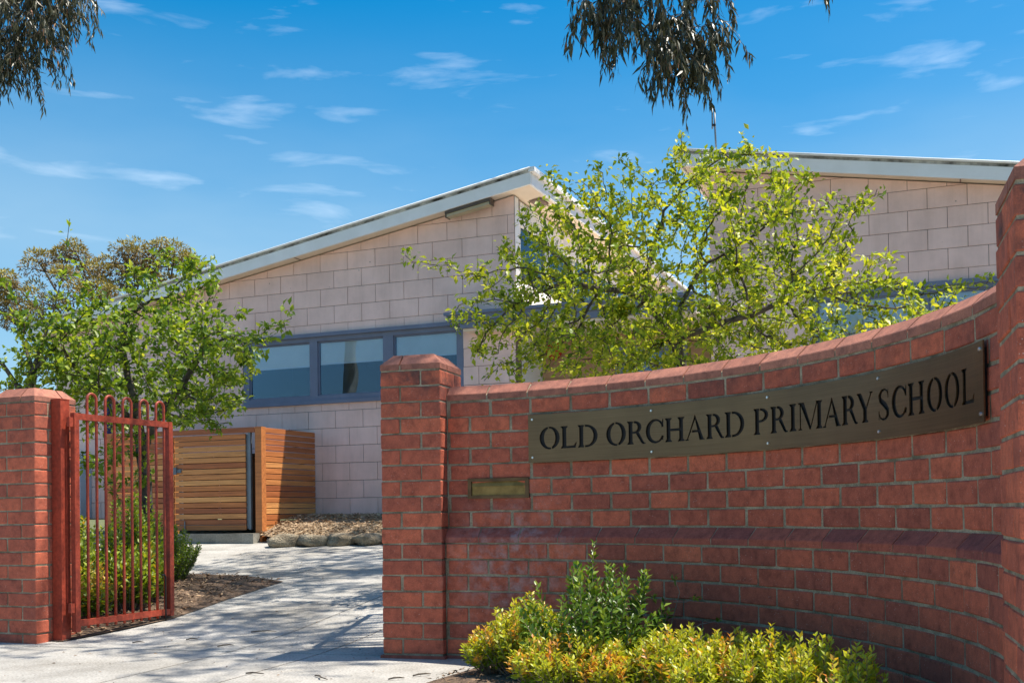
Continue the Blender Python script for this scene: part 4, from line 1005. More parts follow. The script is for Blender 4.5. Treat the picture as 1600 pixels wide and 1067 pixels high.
# ------------------------------------------------------------------ garden beds
def bed(name, poly, zf, mat):
    """soft mound over a polygon: grid clipped to the outline"""
    xs = [p[0] for p in poly]; ys = [p[1] for p in poly]; st = 0.12
    def inside(x, y): return inpoly(x, y, poly)
    def edge(x, y):
        d = 9
        for i in range(len(poly)):
            ax, ay = poly[i]; bx, by = poly[(i + 1) % len(poly)]; l2 = (bx - ax) ** 2 + (by - ay) ** 2
            t = max(0, min(1, ((x - ax) * (bx - ax) + (y - ay) * (by - ay)) / l2)); d = min(d, math.hypot(x - ax - t * (bx - ax), y - ay - t * (by - ay)))
        return d
    v2 = [Vector(p) for p in poly]; ed = [(i, (i + 1) % len(poly)) for i in range(len(poly))]
    x = min(xs)
    while x < max(xs):
        y = min(ys)
        while y < max(ys):
            xx, yy_ = x + random.uniform(-0.04, 0.04), y + random.uniform(-0.04, 0.04)
            if inside(xx, yy_) and edge(xx, yy_) > 0.03: v2.append(Vector((xx, yy_)))
            y += st
        x += st
    ov_, oe_, of_, *_ = delaunay_2d_cdt(v2, ed, [], 1, 1e-5)
    mb = MB(); mb.v = [(p.x, p.y, zf(p.x, p.y, edge(p.x, p.y))) for p in ov_]
    mb.f = [tuple(f) for f in of_ if inside(sum(ov_[i].x for i in f) / 3, sum(ov_[i].y for i in f) / 3)]
    o = mb.build(name, mat, None, True); tag(o, kind='structure'); return edge
def fz(x, y, d): return gz(x, y) + 0.006 + min(d, 0.5) * 0.10 + random.uniform(-0.006, 0.006) * (d > 0.02)
BEDL = [(-2.86, 7.02), (-2.42, 7.86), (-2.22, 8.7), (-1.98, 9.55), (-2.45, 10.05), (-3.0, 10.3), (-4.2, 10.7), (-6.5, 11.4), (-8, 9), (-4.5, 7.45), (-3.1, 7.1)]
edl = bed('garden_bed', BEDL, fz, M['soil'])
BF = [tuple(fw(s, o_)) for s, o_ in ((-0.66, -0.01), (-0.66, -1.28), (-0.2, -1.42), (0.5, -1.44), (1.3, -1.4), (2.0, -1.2), (2.05, -0.01))]
def fzb(x, y, d):
    o_ = (Vector((x, y)) - Vector((FX, FY))).dot(UN); k = max(0, min(1, (o_ + 1.42) / 1.0))
    return 0.50 + 0.255 * math.sin(k * math.pi / 2) + random.uniform(-0.01, 0.01)
edf = bed('mulch_bed', BF, fzb, M['straw'])
BW_ = []
for s in np.linspace(-0.62, 3.3, 24): p, t = wall(float(s), -PROUD - 0.02); BW_.append((p.x, p.y))
fr = []
for s in np.linspace(3.3, -0.30, 22): p, t = wall(float(s), -1.0 - 0.05 * math.sin(s * 3)); fr.append((p.x, p.y))
BEDW = BW_[2:] + fr
edw = bed('shrub_bed', BEDW, lambda x, y, d: 0.006 + min(d, 0.2) * 0.15 + random.uniform(-0.004, 0.004) * (d > 0.02), M['soil'])

def chips(name, label, poly, zf, n, ln=(0.025, 0.07), edgef=None, mat='chip', lo=0.0, hi=1.0):
    xs = [p[0] for p in poly]; ys = [p[1] for p in poly]; P, Dv, Lg, val = [], [], [], []
    while len(P) < n:
        x, y = random.uniform(min(xs), max(xs)), random.uniform(min(ys), max(ys))
        if not inpoly(x, y, poly): continue
        a = random.uniform(0, 6.283); P.append((x, y, zf(x, y, edgef(x, y) if edgef else 0.1) + 0.006 + random.uniform(0, 0.014))); Dv.append((math.cos(a), math.sin(a), random.gauss(0, 0.25))); Lg.append(random.uniform(*ln)); val.append(random.uniform(lo, hi))
    me = leaf_mesh(name, np.array(P), np.array(Dv), np.array(Lg), 0.28, M[mat], val, fold=0.15, droop=0.0)
    o = link(name, me); tag(o, label, 'mulch', kind='stuff'); return o
chips('bark_mulch', 'brown bark mulch in the bed behind the red gate', [(-2.86, 7.05), (-2.44, 7.86), (-2.24, 8.7), (-2.02, 9.52), (-2.5, 10.0), (-4.5, 10.6), (-5, 8.5), (-3.2, 7.25)], fz, 5200, (0.02, 0.055), edl, lo=0.0, hi=0.75)
chips('straw_mulch', 'pale wood chip mulch at the foot of the school wall', BF, fzb, 7000, (0.025, 0.07), edf, lo=0.45, hi=1.0)
chips('leaf_litter', 'dry leaf litter under the golden shrubs', BEDW, lambda x, y, d: 0.012 + min(d, 0.2) * 0.15, 1800, (0.015, 0.04), edw, mat='litter')

def rock(cx, cy, cz, a, b, c, rz, label, name='boulder', seed=0):
    rg = random.Random(seed); mb = MB(); nu, nv = 14, 9
    ph = [rg.uniform(0, 6.28) for _ in range(8)]
    for j in range(nv + 1):
        th = math.pi * j / nv
        for i in range(nu):
            f_ = 2 * math.pi * i / nu; x, y, z = math.sin(th) * math.cos(f_), math.sin(th) * math.sin(f_), math.cos(th)
            k = 1 + 0.10 * math.sin(2.3 * x + ph[0] + 2 * z) + 0.08 * math.sin(4.1 * y + ph[1]) + 0.07 * math.sin(5.3 * z + ph[2] + 3 * x)
            q = lambda t: math.copysign(abs(t) ** 0.72, t)
            mb.v.append((q(x) * k * a, q(y) * k * b, q(z) * k * c))
    for j in range(nv):
        for i in range(nu): mb.f.append((j * nu + i, (j + 1) * nu + i, (j + 1) * nu + (i + 1) % nu, j * nu + (i + 1) % nu))
    o = mb.build(name, M['rock'], None, True, (cx, cy, cz), (0, 0, rz)); fix_normals(o.data); tag(o, label, 'rock'); return o
for k, (px, wd, hh, lb) in enumerate(((443, 0.19, 0.085, 'sandstone edging rock nearest the slatted enclosure'), (491, 0.20, 0.075, 'low flat edging rock second from the slatted enclosure'), (534, 0.16, 0.08, 'edging rock third from the slatted enclosure'), (577, 0.19, 0.075, 'edging rock just left of the gate pillar'), (625, 0.2, 0.08, 'edging rock hidden behind the gate pillar'))):
    q = fw(-0.45 + 0.36 * k, -1.45); d = ray(px, 800); Yk = 12.45 - 0.06 * k; rock(d.x / d.y * Yk, Yk, gz(d.x / d.y * Yk, Yk) + 0.05, wd, 0.14, hh, 0.3 + 0.2 * k, lb, seed=k)
    if k < 4: pass
rock(-3.18, 9.05, gz(-3.18, 9.05) + 0.20, 0.26, 0.2, 0.22, 0.6, 'grey boulder in the garden bed behind the gate bars', seed=12)

# ------------------------------------------------------------------ plants
def shoots_plant(name, label, cat, x, y, z0, rad, h, n, leaf, mat, vlo, vhi, tip_boost=0.3, group=None, wr=0.42, gap=0.014, bare=0.35, spread=0.9, orange=0.0, lean=(0, 0), stem='twig_grey', hv=(0.72, 1.08)):
    e = empty(name, (x, y, z0)); tag(e, label, cat, group)
    st = MB(); P, Dv, Lg, val = [], [], [], []
    for k in range(n):
        a = RNG.uniform(0, 2 * math.pi); r = rad * math.sqrt(RNG.uniform(0, 1)); rn = r / rad
        b0 = np.array([math.cos(a) * r * 0.35, math.sin(a) * r * 0.35, 0.0])
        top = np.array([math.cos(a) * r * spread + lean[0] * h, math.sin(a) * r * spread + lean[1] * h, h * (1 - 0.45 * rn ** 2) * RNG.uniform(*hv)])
        mid = (b0 + top) / 2 + np.array([math.cos(a), math.sin(a), 0]) * rad * 0.12 + RNG.normal(size=3) * 0.012
        pts = [b0 * (1 - t) ** 2 + 2 * mid * t * (1 - t) + top * t * t for t in np.linspace(0, 1, 7)]
        L_ = sum(np.linalg.norm(pts[i + 1] - pts[i]) for i in range(6))
        st.tube(pts, [0.0032, 0.003, 0.0027, 0.0024, 0.002, 0.0016, 0.001], 3, cap=False)
        oc = RNG.uniform() < orange; m_ = max(3, int(L_ * (1 - bare) / gap)); az = RNG.uniform(0, 6.28)
        for q in range(m_):
            t = bare + (1 - bare) * (q + 0.5) / m_; i = min(5, int(t * 6)); f_ = t * 6 - i; p = pts[i] * (1 - f_) + pts[i + 1] * f_; ax = unit(pts[i + 1] - pts[i])
            az += math.pi / 2 + RNG.normal() * 0.15; side = unit(np.cross(ax, [math.cos(az), math.sin(az), 0.3]))
            tipk = (q / m_)
            for sg in (-1, 1):
                dv = side * sg + ax * (0.55 + 0.7 * tipk) + RNG.normal(size=3) * 0.15
                P.append(p); Dv.append(dv); Lg.append(leaf * RNG.uniform(0.75, 1.15) * (1.0 - 0.35 * tipk ** 3))
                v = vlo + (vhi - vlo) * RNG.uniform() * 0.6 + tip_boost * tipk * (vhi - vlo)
                if oc and tipk > 0.3: v = RNG.uniform(0.85, 1.0)
                val.append(min(1.0, v))
    st.build('stems', M[stem], e)
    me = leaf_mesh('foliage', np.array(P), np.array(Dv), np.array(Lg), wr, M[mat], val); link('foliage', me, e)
    return e
SH = [(772, 992, 5.30, 0.15, 130, 0.22, 'golden shrub with orange tips at the left end of the row below the wall'),
      (822, 948, 5.22, 0.21, 210, 0.12, 'yellow green shrub second from the left in the row below the wall'),
      (893, 1005, 4.75, 0.20, 190, 0.30, 'orange flecked low shrub directly in front of the deep green bush'),
      (985, 1005, 4.80, 0.19, 180, 0.12, 'low golden shrub just right of the deep green bush'),
      (1060, 993, 4.55, 0.19, 190, 0.15, 'golden shrub below the letters ARD of the name plate'),
      (1135, 1000, 4.40, 0.18, 180, 0.22, 'golden shrub with bronze tips below the letter P of the name plate'),
      (1200, 1000, 4.08, 0.16, 150, 0.08, 'bright yellow green shrub third from the right end of the row'),
      (1272, 1015, 3.70, 0.15, 140, 0.06, 'yellow green shrub second from the right end of the row'),
      (1335, 1035, 3.38, 0.12, 100, 0.05, 'small yellow green shrub at the right end of the row'),
      (850, 1045, 4.85, 0.16, 130, 0.25, 'low golden shrub at the front edge of the bed, left'),
      (955, 1050, 4.62, 0.17, 140, 0.35, 'low orange tipped shrub at the front edge of the bed, middle'),
      (1110, 1055, 4.25, 0.16, 130, 0.15, 'low golden shrub at the front edge of the bed, right')]
for px, py, Y, rad, n, orr, lb in SH:
    tp = at(px, py, Y); h = max(0.22, tp.z + 0.02)
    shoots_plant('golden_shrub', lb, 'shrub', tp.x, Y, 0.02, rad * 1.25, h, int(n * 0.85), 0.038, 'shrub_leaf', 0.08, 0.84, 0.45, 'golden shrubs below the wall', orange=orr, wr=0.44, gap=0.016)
tp = at(930, 876, 5.0)
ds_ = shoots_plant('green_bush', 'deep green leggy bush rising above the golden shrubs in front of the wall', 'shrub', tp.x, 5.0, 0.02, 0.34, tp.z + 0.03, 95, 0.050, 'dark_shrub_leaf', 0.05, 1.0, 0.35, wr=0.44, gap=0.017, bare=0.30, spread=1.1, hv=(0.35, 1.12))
# stray runner twigs of that bush
mb = MB(); P, Dv, Lg, val = [], [], [], []
for pts_px in ([(975, 950), (1015, 955), (1045, 985), (1052, 1010)], [(985, 975), (1000, 930), (1020, 935)], [(1045, 990), (1062, 925), (1055, 905)], [(1052, 940), (1072, 940), (1085, 935)], [(1000, 1010), (1002, 985), (990, 1000)], [(1040, 1000), (1095, 975), (1120, 970)], [(1130, 985), (1165, 995), (1180, 1000)]):
    pts = [at(x, y, 5.05 - 0.0009 * (x - 980)) - Vector((tp.x, 5.0, 0.02)) for x, y in pts_px]; mb.tube(pts, [0.003, 0.0022, 0.0014, 0.001][:len(pts)], 4)
    for k in range(9):
        P.append(np.array(pts[-1]) + RNG.normal(size=3) * 0.006); Dv.append(RNG.normal(size=3) + np.array(pts[-1] - pts[-2]) * 12); Lg.append(RNG.uniform(0.022, 0.04)); val.append(RNG.uniform(0.4, 1))
mb.build('runner_twigs', M['twig_grey'], ds_); link('runner_leaves', leaf_mesh('runner_leaves', np.array(P), np.array(Dv), np.array(Lg), 0.4, M['dark_shrub_leaf'], val), ds_)

# plants in the bed behind the red gate
gcs = [(-3.22, 8.0, 0.72, 0.28, 80, 0.1, 'tall yellow green plant behind the bars nearest the hinge'), (-3.05, 8.9, 0.85, 0.30, 90, 0.0, 'tallest leafy plant behind the middle of the gate'), (-2.98, 7.75, 0.42, 0.24, 70, 0.5, 'yellow tinged ground cover nearest the gate hinge'), (-2.83, 8.15, 0.50, 0.26, 80, 0.1, 'leafy ground cover plant behind the middle gate bars'), (-2.80, 8.45, 0.50, 0.22, 80, 0.05, 'leafy ground cover plant behind the far gate bars'),
       (-3.3, 8.4, 0.6, 0.3, 80, 0.05, 'green ground cover plant in front of the boulder'), (-3.15, 9.4, 0.62, 0.3, 70, 0.0, 'green plant beside the boulder behind the gate'), (-3.7, 9.1, 0.75, 0.35, 80, 0.05, 'tall leafy plant left of the boulder behind the gate'), (-2.86, 8.75, 0.42, 0.2, 60, 0.12, 'low bright plant near the gate end')]
for x, y, h, r_, n, orr, lb in gcs:
    shoots_plant('ground_cover_plant', lb, 'plant', x, y, gz(x, y) + 0.03, r_, h, n, 0.062, 'ground_leaf', 0.05, 0.8, 0.3, 'plants in the bed behind the gate', wr=0.52, gap=0.034, bare=0.15, orange=orr)
shoots_plant('bushy_shrub', 'small dense dark green shrub just right of the open gate', 'shrub', -2.98, 9.6, gz(-2.98, 9.6) + 0.03, 0.30, 0.50, 170, 0.036, 'left_leaf', 0.05, 0.9, 0.3, wr=0.5, gap=0.022, bare=0.1, spread=1.0)

# ------------------------------------------------------------------ trees
def crown_pts(n, cen, rx, ry, rz, zmin=None, shell=0.35, lobes=()):
    out = []
    while len(out) < n:
        v = RNG.uniform(-1, 1, 3); r = np.linalg.norm(v)
        if r > 1 or r < shell * RNG.uniform(): continue
        q = np.array(cen) + v * np.array([rx, ry, rz])
        if zmin is not None and q[2] < zmin: continue
        out.append(q)
    return out
def leafy_tree(name, label, base_pt, trunk, attr, mat, leaf, per=5, base_r=0.09, step=0.11, infl=0.8, kill=0.17, rleaf=0.0065, bark='bark', keep=1.0, wr=0.55, up=0.35, val=(0, 1), tips=1.0, trop=(0, 0, 0.05), trunk_name='trunk', clump=0.03, wob=0.18):
    nodes, par = grow(trunk, attr, step, infl, kill, trop=trop, wob=wob)
    r = radii(par, 0.0031, 2.35, base_r)
    e = empty(name, tuple(base_pt)); tag(e, label, 'tree'); b = np.array(base_pt); nodes = nodes - b
    big = MB(); branch_mesh(big, nodes, par, r, sel=lambda i: r[i] > 0.016); big.build('trunk', M[bark], e, True)
    sm = MB(); branch_mesh(sm, nodes, par, r, sel=lambda i: r[i] <= 0.016); sm.build('branches', M[bark], e, True)['kind'] = 'stuff'
    ch = np.zeros(len(nodes), int)
    for p in par:
        if p >= 0: ch[p] += 1
    P, Dv, Lg, val_ = [], [], [], []
    cz = nodes[:, 2]; zr_ = (cz - cz.min()) / max(1e-6, np.ptp(cz))
    for i in range(len(nodes)):
        if r[i] > rleaf or par[i] < 0 or RNG.uniform() > keep: continue
        d = unit(nodes[i] - nodes[par[i]]); m_ = int(per * (1.5 if ch[i] == 0 else 1.0) * RNG.uniform(0.5, 1.4) + 0.5)
        vbase = RNG.uniform(*val)
        for _ in range(m_):
            t = RNG.uniform(); p = nodes[par[i]] * (1 - t) + nodes[i] * t + RNG.normal(size=3) * clump * 0.5
            dv = RNG.normal(size=3) * 0.8 + d * 0.5 + np.array([0, 0, up])
            P.append(p); Dv.append(dv); Lg.append(leaf * RNG.uniform(0.55, 1.2)); val_.append(np.clip(vbase * 0.55 + RNG.uniform(*val) * 0.45 + RNG.normal() * 0.06, 0, 1))
    me = leaf_mesh('crown', np.array(P), np.array(Dv), np.array(Lg), wr, M[mat], val_, fold=0.16, droop=0.22); link('crown', me, e)
    return e, len(P), len(nodes)
# apple tree behind the curved wall
ab = at(1078, 640, 8.6); az_ = gz(ab.x, 8.6)
def ap(x, y, Y=8.6): return np.array(at(x, y, Y))
tr = [[np.array((ab.x + 0.02, 8.6, az_ - 0.05)), np.array((ab.x, 8.6, 0.9)), ap(1072, 600), ap(1063, 560), ap(1050, 530), ap(1032, 500), ap(1012, 470)]]
n0 = 7
tr.append([3, ap(1060, 520, 8.7), ap(1062, 480, 8.8), ap(1080, 445, 8.85), ap(1105, 410, 8.9)])
tr.append([4, ap(1085, 520, 8.45), ap(1125, 505, 8.3), ap(1175, 492, 8.2), ap(1225, 470, 8.1)])
tr.append([6, ap(975, 455, 8.5), ap(935, 452, 8.35), ap(890, 440, 8.2)])
tr.append([6, ap(1010, 430, 8.75), ap(1020, 385, 8.85), ap(1035, 345, 8.9)])
attr = []
attr += crown_pts(760, ap(1060, 425), 1.45, 1.1, 0.95)
attr += crown_pts(300, ap(880, 500, 8.5), 0.95, 0.85, 0.55)
attr += crown_pts(330, ap(1040, 550, 8.5), 1.55, 0.8, 0.24)
attr += crown_pts(360, ap(1255, 490, 8.4), 1.2, 0.85, 0.50)
attr += crown_pts(130, ap(1140, 295, 8.7), 0.75, 0.6, 0.36)
attr += crown_pts(120, ap(900, 375, 8.6), 0.6, 0.6, 0.38)
attr += crown_pts(70, ap(1270, 370, 8.4), 0.5, 0.5, 0.4)
# long shoots that stand out of the crown
for (px, py) in ((625, 400), (650, 412), (690, 425), (720, 440), (745, 465), (760, 385), (790, 400), (1320, 300), (1340, 360), (1375, 295), (1400, 415), (1395, 430), (1440, 440), (1480, 445), (1515, 440), (1550, 430), (1545, 450), (1430, 480), (1075, 215), (1065, 200), (1160, 215), (1190, 225), (1228, 250), (950, 262), (925, 245), (850, 270), (865, 285), (880, 290), (1000, 290), (1420, 500), (1460, 490), (700, 400), (780, 560), (760, 590), (830, 575), (745, 600), (890, 570), (1350, 510), (1300, 525), (730, 500)):
    attr.append(ap(px, py, 8.4 + RNG.uniform(-0.25, 0.25)))
    # a few stepping stones toward the crown so that the shoot is reached
    c = ap(1050, 440)
    for k in (0.16, 0.32, 0.48): attr.append(ap(px, py, 8.4) * (1 - k) + c * k + RNG.normal(size=3) * 0.03)
print('apple', leafy_tree('apple_tree', 'sparse bright green fruit tree behind the curved brick wall', (ab.x, 8.6, az_), tr, attr, 'apple_leaf', 0.058, clump=0.062, per=8.6, base_r=0.040, step=0.075, infl=1.1, kill=0.105, rleaf=0.0088, wr=0.54, up=0.30)[1:])
# fruit tree in the bed behind the gate
lx = at(224, 880, 10.0); lz = gz(lx.x, 10.0)
def lp(x, y, Y=10.0): return np.array(at(x, y, Y))
tr = [[np.array((lx.x, 10.0, lz - 0.05)), lp(226, 850), lp(230, 800), lp(228, 750), lp(222, 710), lp(218, 670), lp(212, 630)],
      [4, lp(232, 680, 9.9), lp(255, 640, 9.8), lp(285, 600, 9.7), lp(310, 560, 9.7)], [6, lp(200, 590, 10.1), lp(190, 540, 10.2), lp(200, 490, 10.2)], [5, lp(190, 640, 9.9), lp(160, 610, 9.8), lp(125, 580, 9.7)]]
attr = crown_pts(700, lp(205, 570), 1.05, 0.9, 0.66) + crown_pts(300, lp(330, 555, 9.7), 0.55, 0.6, 0.5) + crown_pts(200, lp(120, 560, 9.7), 0.5, 0.6, 0.55) + crown_pts(160, lp(270, 450), 0.5, 0.5, 0.36) + crown_pts(130, lp(310, 630, 9.6), 0.42, 0.4, 0.3) + crown_pts(60, lp(180, 720, 9.7), 0.35, 0.4, 0.45)
for (px, py) in ((445, 500), (430, 520), (410, 495), (400, 545), (452, 525), (380, 615), (390, 640), (330, 395), (300, 400), (370, 580), (345, 665), (440, 470), (135, 430), (110, 400)): attr += [lp(px, py, 9.7 + RNG.uniform(-.2, .2)), lp(px * 0.8 + 0.2 * 220, py * 0.8 + 0.2 * 550, 9.8)]
print('left', leafy_tree('fruit_tree', 'leafy mid green fruit tree behind the open red gate', (lx.x, 10.0, lz), tr, attr, 'left_leaf', 0.072, clump=0.06, per=7.2, base_r=0.055, step=0.08, infl=0.9, kill=0.11, rleaf=0.0062, wr=0.56, up=0.1)[1:])
# bare limbed tree at the far left
bx = at(45, 880, 9.6); bz = gz(bx.x, 9.6)
def bp(x, y, Y=9.6): return np.array(at(x, y, Y))
tr = [[np.array((bx.x, 9.6, bz - 0.05)), bp(44, 760), bp(44, 680), bp(45, 625), bp(52, 580), bp(70, 530), bp(88, 470), bp(98, 425), bp(104, 385), bp(109, 342)],
      [3, bp(25, 600), bp(5, 570), bp(-20, 550)], [4, bp(85, 545, 9.5), bp(110, 515, 9.4), bp(140, 480, 9.4)], [4, bp(40, 545, 9.7), bp(20, 490, 9.8), bp(10, 440, 9.8)], [5, bp(100, 520, 9.7), bp(135, 500, 9.7), bp(165, 460, 9.7)]]
attr = crown_pts(200, bp(40, 560), 0.55, 0.6, 0.55) + crown_pts(70, bp(110, 480), 0.35, 0.5, 0.35) + crown_pts(30, bp(10, 480), 0.3, 0.4, 0.4)
print('bare', leafy_tree('fruit_tree', 'thin leaved dark limbed tree rising behind the left brick pillar', (bx.x, 9.6, bz), tr, attr, 'left_leaf', 0.068, per=4.5, base_r=0.05, step=0.09, infl=0.8, kill=0.15, rleaf=0.006, wr=0.56, up=0.1)[1:])

def gum_sprays(seeds, n_twig, L, leaf=(0.09, 0.15), spread=0.35, droop=1.0, step=0.06, dens=1.0):
    """hanging eucalyptus sprays: returns twig tubes MB and leaf arrays"""
    mb = MB(); P, Dv, Lg, val = [], [], [], []
    for c in seeds:
        c = np.array(c, float)
        for _ in range(n_twig):
            p = c + RNG.normal(size=3) * spread * np.array([1, 1, 0.35]); d = unit(RNG.normal(size=3) * np.array([1, 1, 0.3]) + np.array([0, 0, -0.1])); m_ = int(L / step * RNG.uniform(0.55, 1.25)); pts = [p.copy()]
            for k in range(m_):
                d = unit(d + np.array([0, 0, -0.16 * droop]) + RNG.normal(size=3) * 0.12); p = p + d * step; pts.append(p.copy())
                for _q in range(1 + (RNG.uniform() < 0.75 * dens) + (RNG.uniform() < 0.4 * dens)):
                    P.append(p + RNG.normal(size=3) * 0.012); Dv.append(np.array([0, 0, -1.0]) + RNG.normal(size=3) * 0.38 + d * 0.35); Lg.append(RNG.uniform(*leaf)); val.append(RNG.uniform() if RNG.uniform() < 0.25 else RNG.uniform(0, 0.65))
            mb.tube(pts, list(np.linspace(0.005, 0.0015, len(pts))), 3, cap=False)
    return mb, P, Dv, Lg, val
def gum_tree(label, trunk_pts, trunk_r, limbs, seeds, n_twig, L, extra=None, **kw):
    b = Vector(trunk_pts[0]); e = empty('gum_tree', b); tag(e, label, 'tree')
    sub = lambda q: tuple(Vector(q) - b)
    MB().tube([sub(q) for q in trunk_pts], trunk_r, 12).build('trunk', M['gum_bark'], e, True)
    for pts, r0 in limbs:
        # resample with a little wander
        pp_ = [Vector(q) for q in pts]; out = []
        for i in range(len(pp_) - 1):
            for k in range(4): out.append(pp_[i].lerp(pp_[i + 1], k / 4) + Vector(RNG.normal(size=3)) * 0.03 * (i + k > 0))
        out.append(pp_[-1]); MB().tube([sub(q) for q in out], list(np.linspace(r0, 0.008, len(out))), 7).build('limb', M['gum_bark'], e, True)
    mb, P, Dv, Lg, val = gum_sprays(seeds, n_twig, L, **kw)
    if extra:
        for sd_, nt_, L2, kw2 in extra:
            m2, P2, D2, L2_, v2 = gum_sprays(sd_, nt_, L2, **kw2); mb.add(m2.v, m2.f); P += P2; Dv += D2; Lg += L2_; val += v2
    o = mb.build('twigs', M['bark'], e); o.location = -b; o['kind'] = 'stuff'
    me = leaf_mesh('crown', np.array(P), np.array(Dv), np.array(Lg), 0.17, M['gum_leaf'], val, fold=0.1, droop=0.10, wide_at=0.4); o = link('crown', me, e); o.location = -b
    print('gum leaves', len(P))
# gum tree to the right: its sprays hang into the top of the picture, its crown dapples the drive
hang = [at(x, y, Y) for x, y, Y in ((925, 10, 10.0), (960, 25, 10.1), (995, 40, 9.9), (985, -20, 10.2), (1030, 20, 10.1), (1040, 70, 10.0), (1065, 95, 9.95), (1085, 60, 10.1), (1095, 80, 10.0), (1060, 30, 10.2), (1110, 40, 10.0), (940, -30, 10.0), (1020, -40, 10.0), (1100, -20, 10.1), (1300, -75, 10.0))]
shade = [(0.9, 10.2, 7.2), (0.6, 11.6, 7.6), (1.6, 11.0, 7.9), (0.0, 9.9, 7.7), (1.8, 12.8, 8.6), (0.9, 8.0, 7.4), (0.4, 7.4, 7.9), (1.7, 6.4, 8.0), (1.1, 9.4, 8.3), (1.3, 10.6, 7.6), (0.7, 9.8, 8.1), (1.9, 9.6, 8.4), (1.2, 8.9, 7.5), (2.1, 11.4, 8.4), (0.3, 11.0, 8.0), (1.5, 7.6, 8.2), (2.2, 7.0, 8.6), (1.0, 6.9, 7.6), (2.5, 6.2, 8.8), (1.4, 12.2, 8.2), (0.2, 8.8, 8.6), (2.6, 10.4, 9.0), (3.0, 8.6, 9.4)]
top_c = at(1020, -150, 10.1)
gum_tree('gum tree whose dark sprays hang into the top of the picture, right of centre', [(6.4, 8.0, 0.1), (6.3, 8.05, 2.0), (6.15, 8.1, 4.2), (5.7, 8.3, 6.2), (5.0, 8.6, 8.0)], [0.30, 0.25, 0.22, 0.18, 0.12],
         [([(5.9, 8.2, 5.6), (4.4, 8.8, 7.4), (2.8, 9.6, 8.0), (1.5, 10.2, 7.6), (1.0, 10.6, 7.4)], 0.09), ([(5.0, 8.6, 8.0), (3.6, 8.0, 8.8), (2.4, 7.2, 8.8), (1.2, 7.0, 8.0)], 0.07),
          ([(2.8, 9.6, 8.0), (2.0, 10.0, 7.0), tuple(top_c), tuple(at(1050, -30, 10.05))], 0.035), ([(3.6, 8.0, 8.8), (2.2, 8.6, 8.9), (0.6, 9.4, 8.4)], 0.04)],
         shade, 34, 0.8, leaf=(0.12, 0.19), spread=0.30, dens=1.0,
         extra=[(hang, 15, 0.42, dict(leaf=(0.08, 0.15), spread=0.095, droop=1.6, step=0.035, dens=1.0))])
# gum tree to the left, outside the frame, reflected in the windows
lh = [at(x, y, Y) for x, y, Y in ((10, -10, 13.0), (40, -10, 13.2), (75, 5, 13.1), (25, 40, 13.0), (0, 60, 13.2), (55, 30, 13.0), (0, 95, 13.0), (-40, 40, 13.0), (20, -50, 13.2), (88, -15, 13.0), (-30, 90, 13.1), (70, -40, 13.1), (20, 70, 13.0))]
lc = [(-8.6, 8.0, 8.6), (-9.6, 9.2, 9.2), (-10.8, 8.0, 9.0), (-9.6, 6.4, 8.8), (-8.2, 9.8, 8.4), (-11.0, 9.8, 8.0), (-7.6, 11.2, 7.8), (-9.0, 11.6, 8.4), (-10.6, 6.0, 7.4), (-8.4, 6.8, 7.2)]
gum_tree('gum tree whose brown green foliage fills the top left corner', [(-10.0, 8.0, 0.0), (-9.95, 8.0, 2.2), (-9.8, 8.05, 4.4), (-9.6, 8.2, 6.4), (-9.4, 8.4, 8.6)], [0.26, 0.21, 0.17, 0.13, 0.08],
         [([(-9.9, 8.0, 3.4), (-9.0, 8.6, 5.0), (-8.2, 9.8, 6.6), (-7.2, 11.6, 7.4), tuple(at(20, -20, 13.0))], 0.11), ([(-9.85, 8.0, 3.8), (-10.6, 7.2, 5.6), (-10.8, 6.6, 7.6)], 0.10), ([(-9.6, 8.2, 6.0), (-8.8, 7.4, 7.2), (-8.4, 7.0, 7.6)], 0.05)],
         lc, 14, 0.9, leaf=(0.10, 0.17), spread=0.5, dens=1.0,
         extra=[(lh, 24, 0.5, dict(leaf=(0.08, 0.14), spread=0.16, droop=1.2, step=0.04, dens=1.1))])
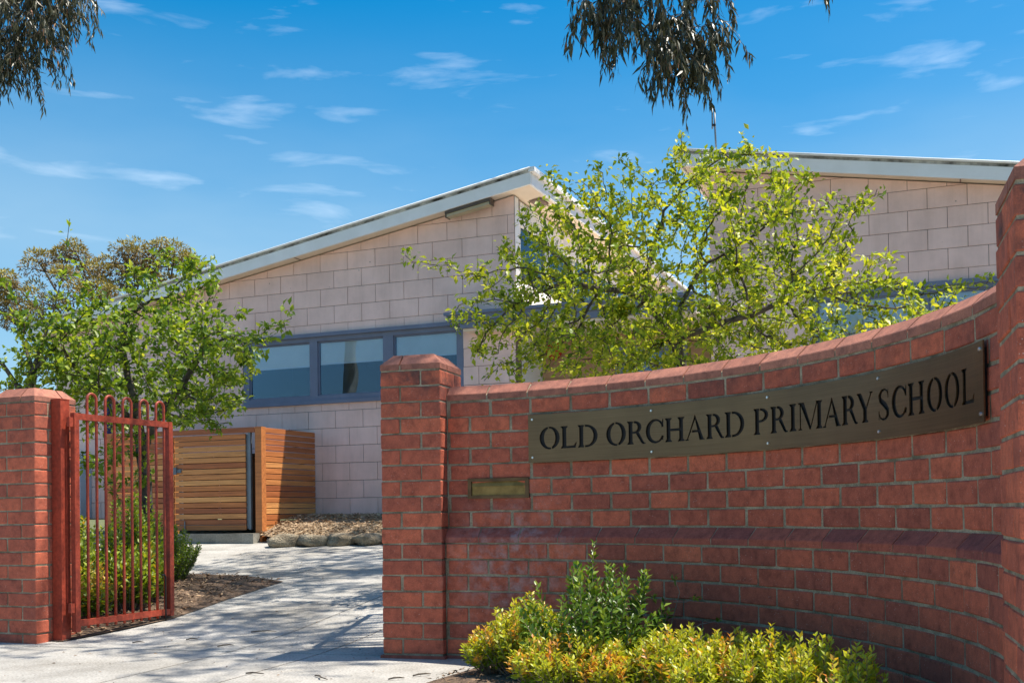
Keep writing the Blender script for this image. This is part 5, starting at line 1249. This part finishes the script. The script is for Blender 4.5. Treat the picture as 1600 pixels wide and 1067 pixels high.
# olive crowned tree far behind the school
ox, oy = -11.0, 33.0; oe = empty('olive_crowned_tree', (ox, oy, 0.9)); tag(oe, 'broad olive brown crowned tree far behind the left end of the school roof', 'tree')
mb = MB(); fork = Vector((0, 0, 3.2)); mb.tube([(0, 0, -0.3), (0.05, 0, 1.6), tuple(fork)], [0.30, 0.24, 0.2], 9)
P, Dv, Lg, val = [], [], [], []
for px, py, rr, Yk in ((30, 430, 1.15, 33), (70, 405, 1.1, 34), (120, 425, 1.2, 33), (125, 392, 0.85, 33.5), (165, 415, 1.0, 34), (195, 395, 0.95, 33), (235, 388, 0.95, 33), (270, 400, 0.9, 33.5), (305, 412, 0.75, 33), (20, 470, 1.0, 33), (90, 460, 1.2, 33), (150, 455, 0.9, 32.5), (-25, 440, 1.2, 33), (215, 430, 0.9, 33.5), (265, 435, 0.9, 34), (50, 500, 0.9, 33)):
    c = at(px, py, Yk) - Vector((ox, oy, 0.9)); c = Vector((c.x, c.y, c.z - rr * 0.35))
    m_ = fork.lerp(c, 0.5) + Vector((0, 0, -0.5)); mb.tube([tuple(fork), tuple(m_), tuple(c)], [0.10, 0.06, 0.025], 6, cap=False)
    for k in range(5):
        dv = unit(RNG.normal(size=3) * np.array([1, 1, 0.6]) + np.array([0, -0.3, 0.35])); q = np.array(c) + dv * rr * np.array([0.85, 0.85, 0.62]) * RNG.uniform(0.5, 1.0); mb.tube([tuple(c), tuple(q)], [0.03, 0.010], 4, cap=False)
        pr = RNG.uniform(0.24, 0.42)
        for _ in range(240):
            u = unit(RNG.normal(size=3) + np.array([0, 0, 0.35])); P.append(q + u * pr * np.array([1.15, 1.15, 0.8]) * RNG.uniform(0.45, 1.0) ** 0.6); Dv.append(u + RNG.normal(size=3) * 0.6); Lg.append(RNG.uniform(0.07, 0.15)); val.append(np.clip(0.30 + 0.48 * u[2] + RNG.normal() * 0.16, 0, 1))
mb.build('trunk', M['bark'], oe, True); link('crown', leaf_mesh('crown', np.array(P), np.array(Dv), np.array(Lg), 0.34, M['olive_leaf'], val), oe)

# ------------------------------------------------------------------ small litter on the drive
for k, (x, y, ln, a) in enumerate(((412, 988, 0.16, 0.1), (500, 1060, 0.16, -1.1), (397, 1054, 0.10, -0.4), (353, 1010, 0.10, 0.5), (300, 1000, 0.07, 0.2), (620, 1062, 0.08, 0.3), (660, 1056, 0.10, 0.5), (216, 1005, 0.07, 0.1))):
    d = ray(x, y); Yk = 6.0
    for _ in range(30): Yk = (HC - gz(d.x / d.y * Yk, Yk)) / (-d.z / d.y)
    X = d.x / d.y * Yk; z = gz(X, Yk) + 0.007
    o = MB().tube([(-ln / 2, 0, 0), (-ln / 6, 0.008, 0.004), (ln / 6, -0.006, 0.006), (ln / 2, 0.012, 0.0)], [0.004, 0.0045, 0.004, 0.002], 5).build('fallen_twig', M['bark'], None, True, (X, Yk, z), (0, 0, a))
    tag(o, ('fallen twig on the pale concrete in the middle of the drive', 'fallen twig at the bottom edge between the gates', 'short fallen twig near the shadow of the folded gate', 'small fallen twig left of the folded gate shadow', 'tiny fallen twig right of the open gate', 'small twig before the foot of the gate pillar', 'curled bark strip before the foot of the curved wall', 'tiny twig below the open gate')[k], 'twig')
P, Dv, Lg, val = [], [], [], []
while len(P) < 420:
    X, Yk = random.uniform(-3.4, 0.2), random.uniform(5.2, 12)
    if inpoly(X, Yk, BEDL): continue
    a = random.uniform(0, 6.28); P.append((X, Yk, gz(X, Yk) + 0.005)); Dv.append((math.cos(a), math.sin(a), 0.05)); Lg.append(random.uniform(0.008, 0.028)); val.append(random.random())
tag(link('scattered_litter', leaf_mesh('scattered_litter', np.array(P), np.array(Dv), np.array(Lg), 0.3, M['litter'], val)), 'tiny leaf and bark fragments scattered over the drive', 'litter', kind='stuff')
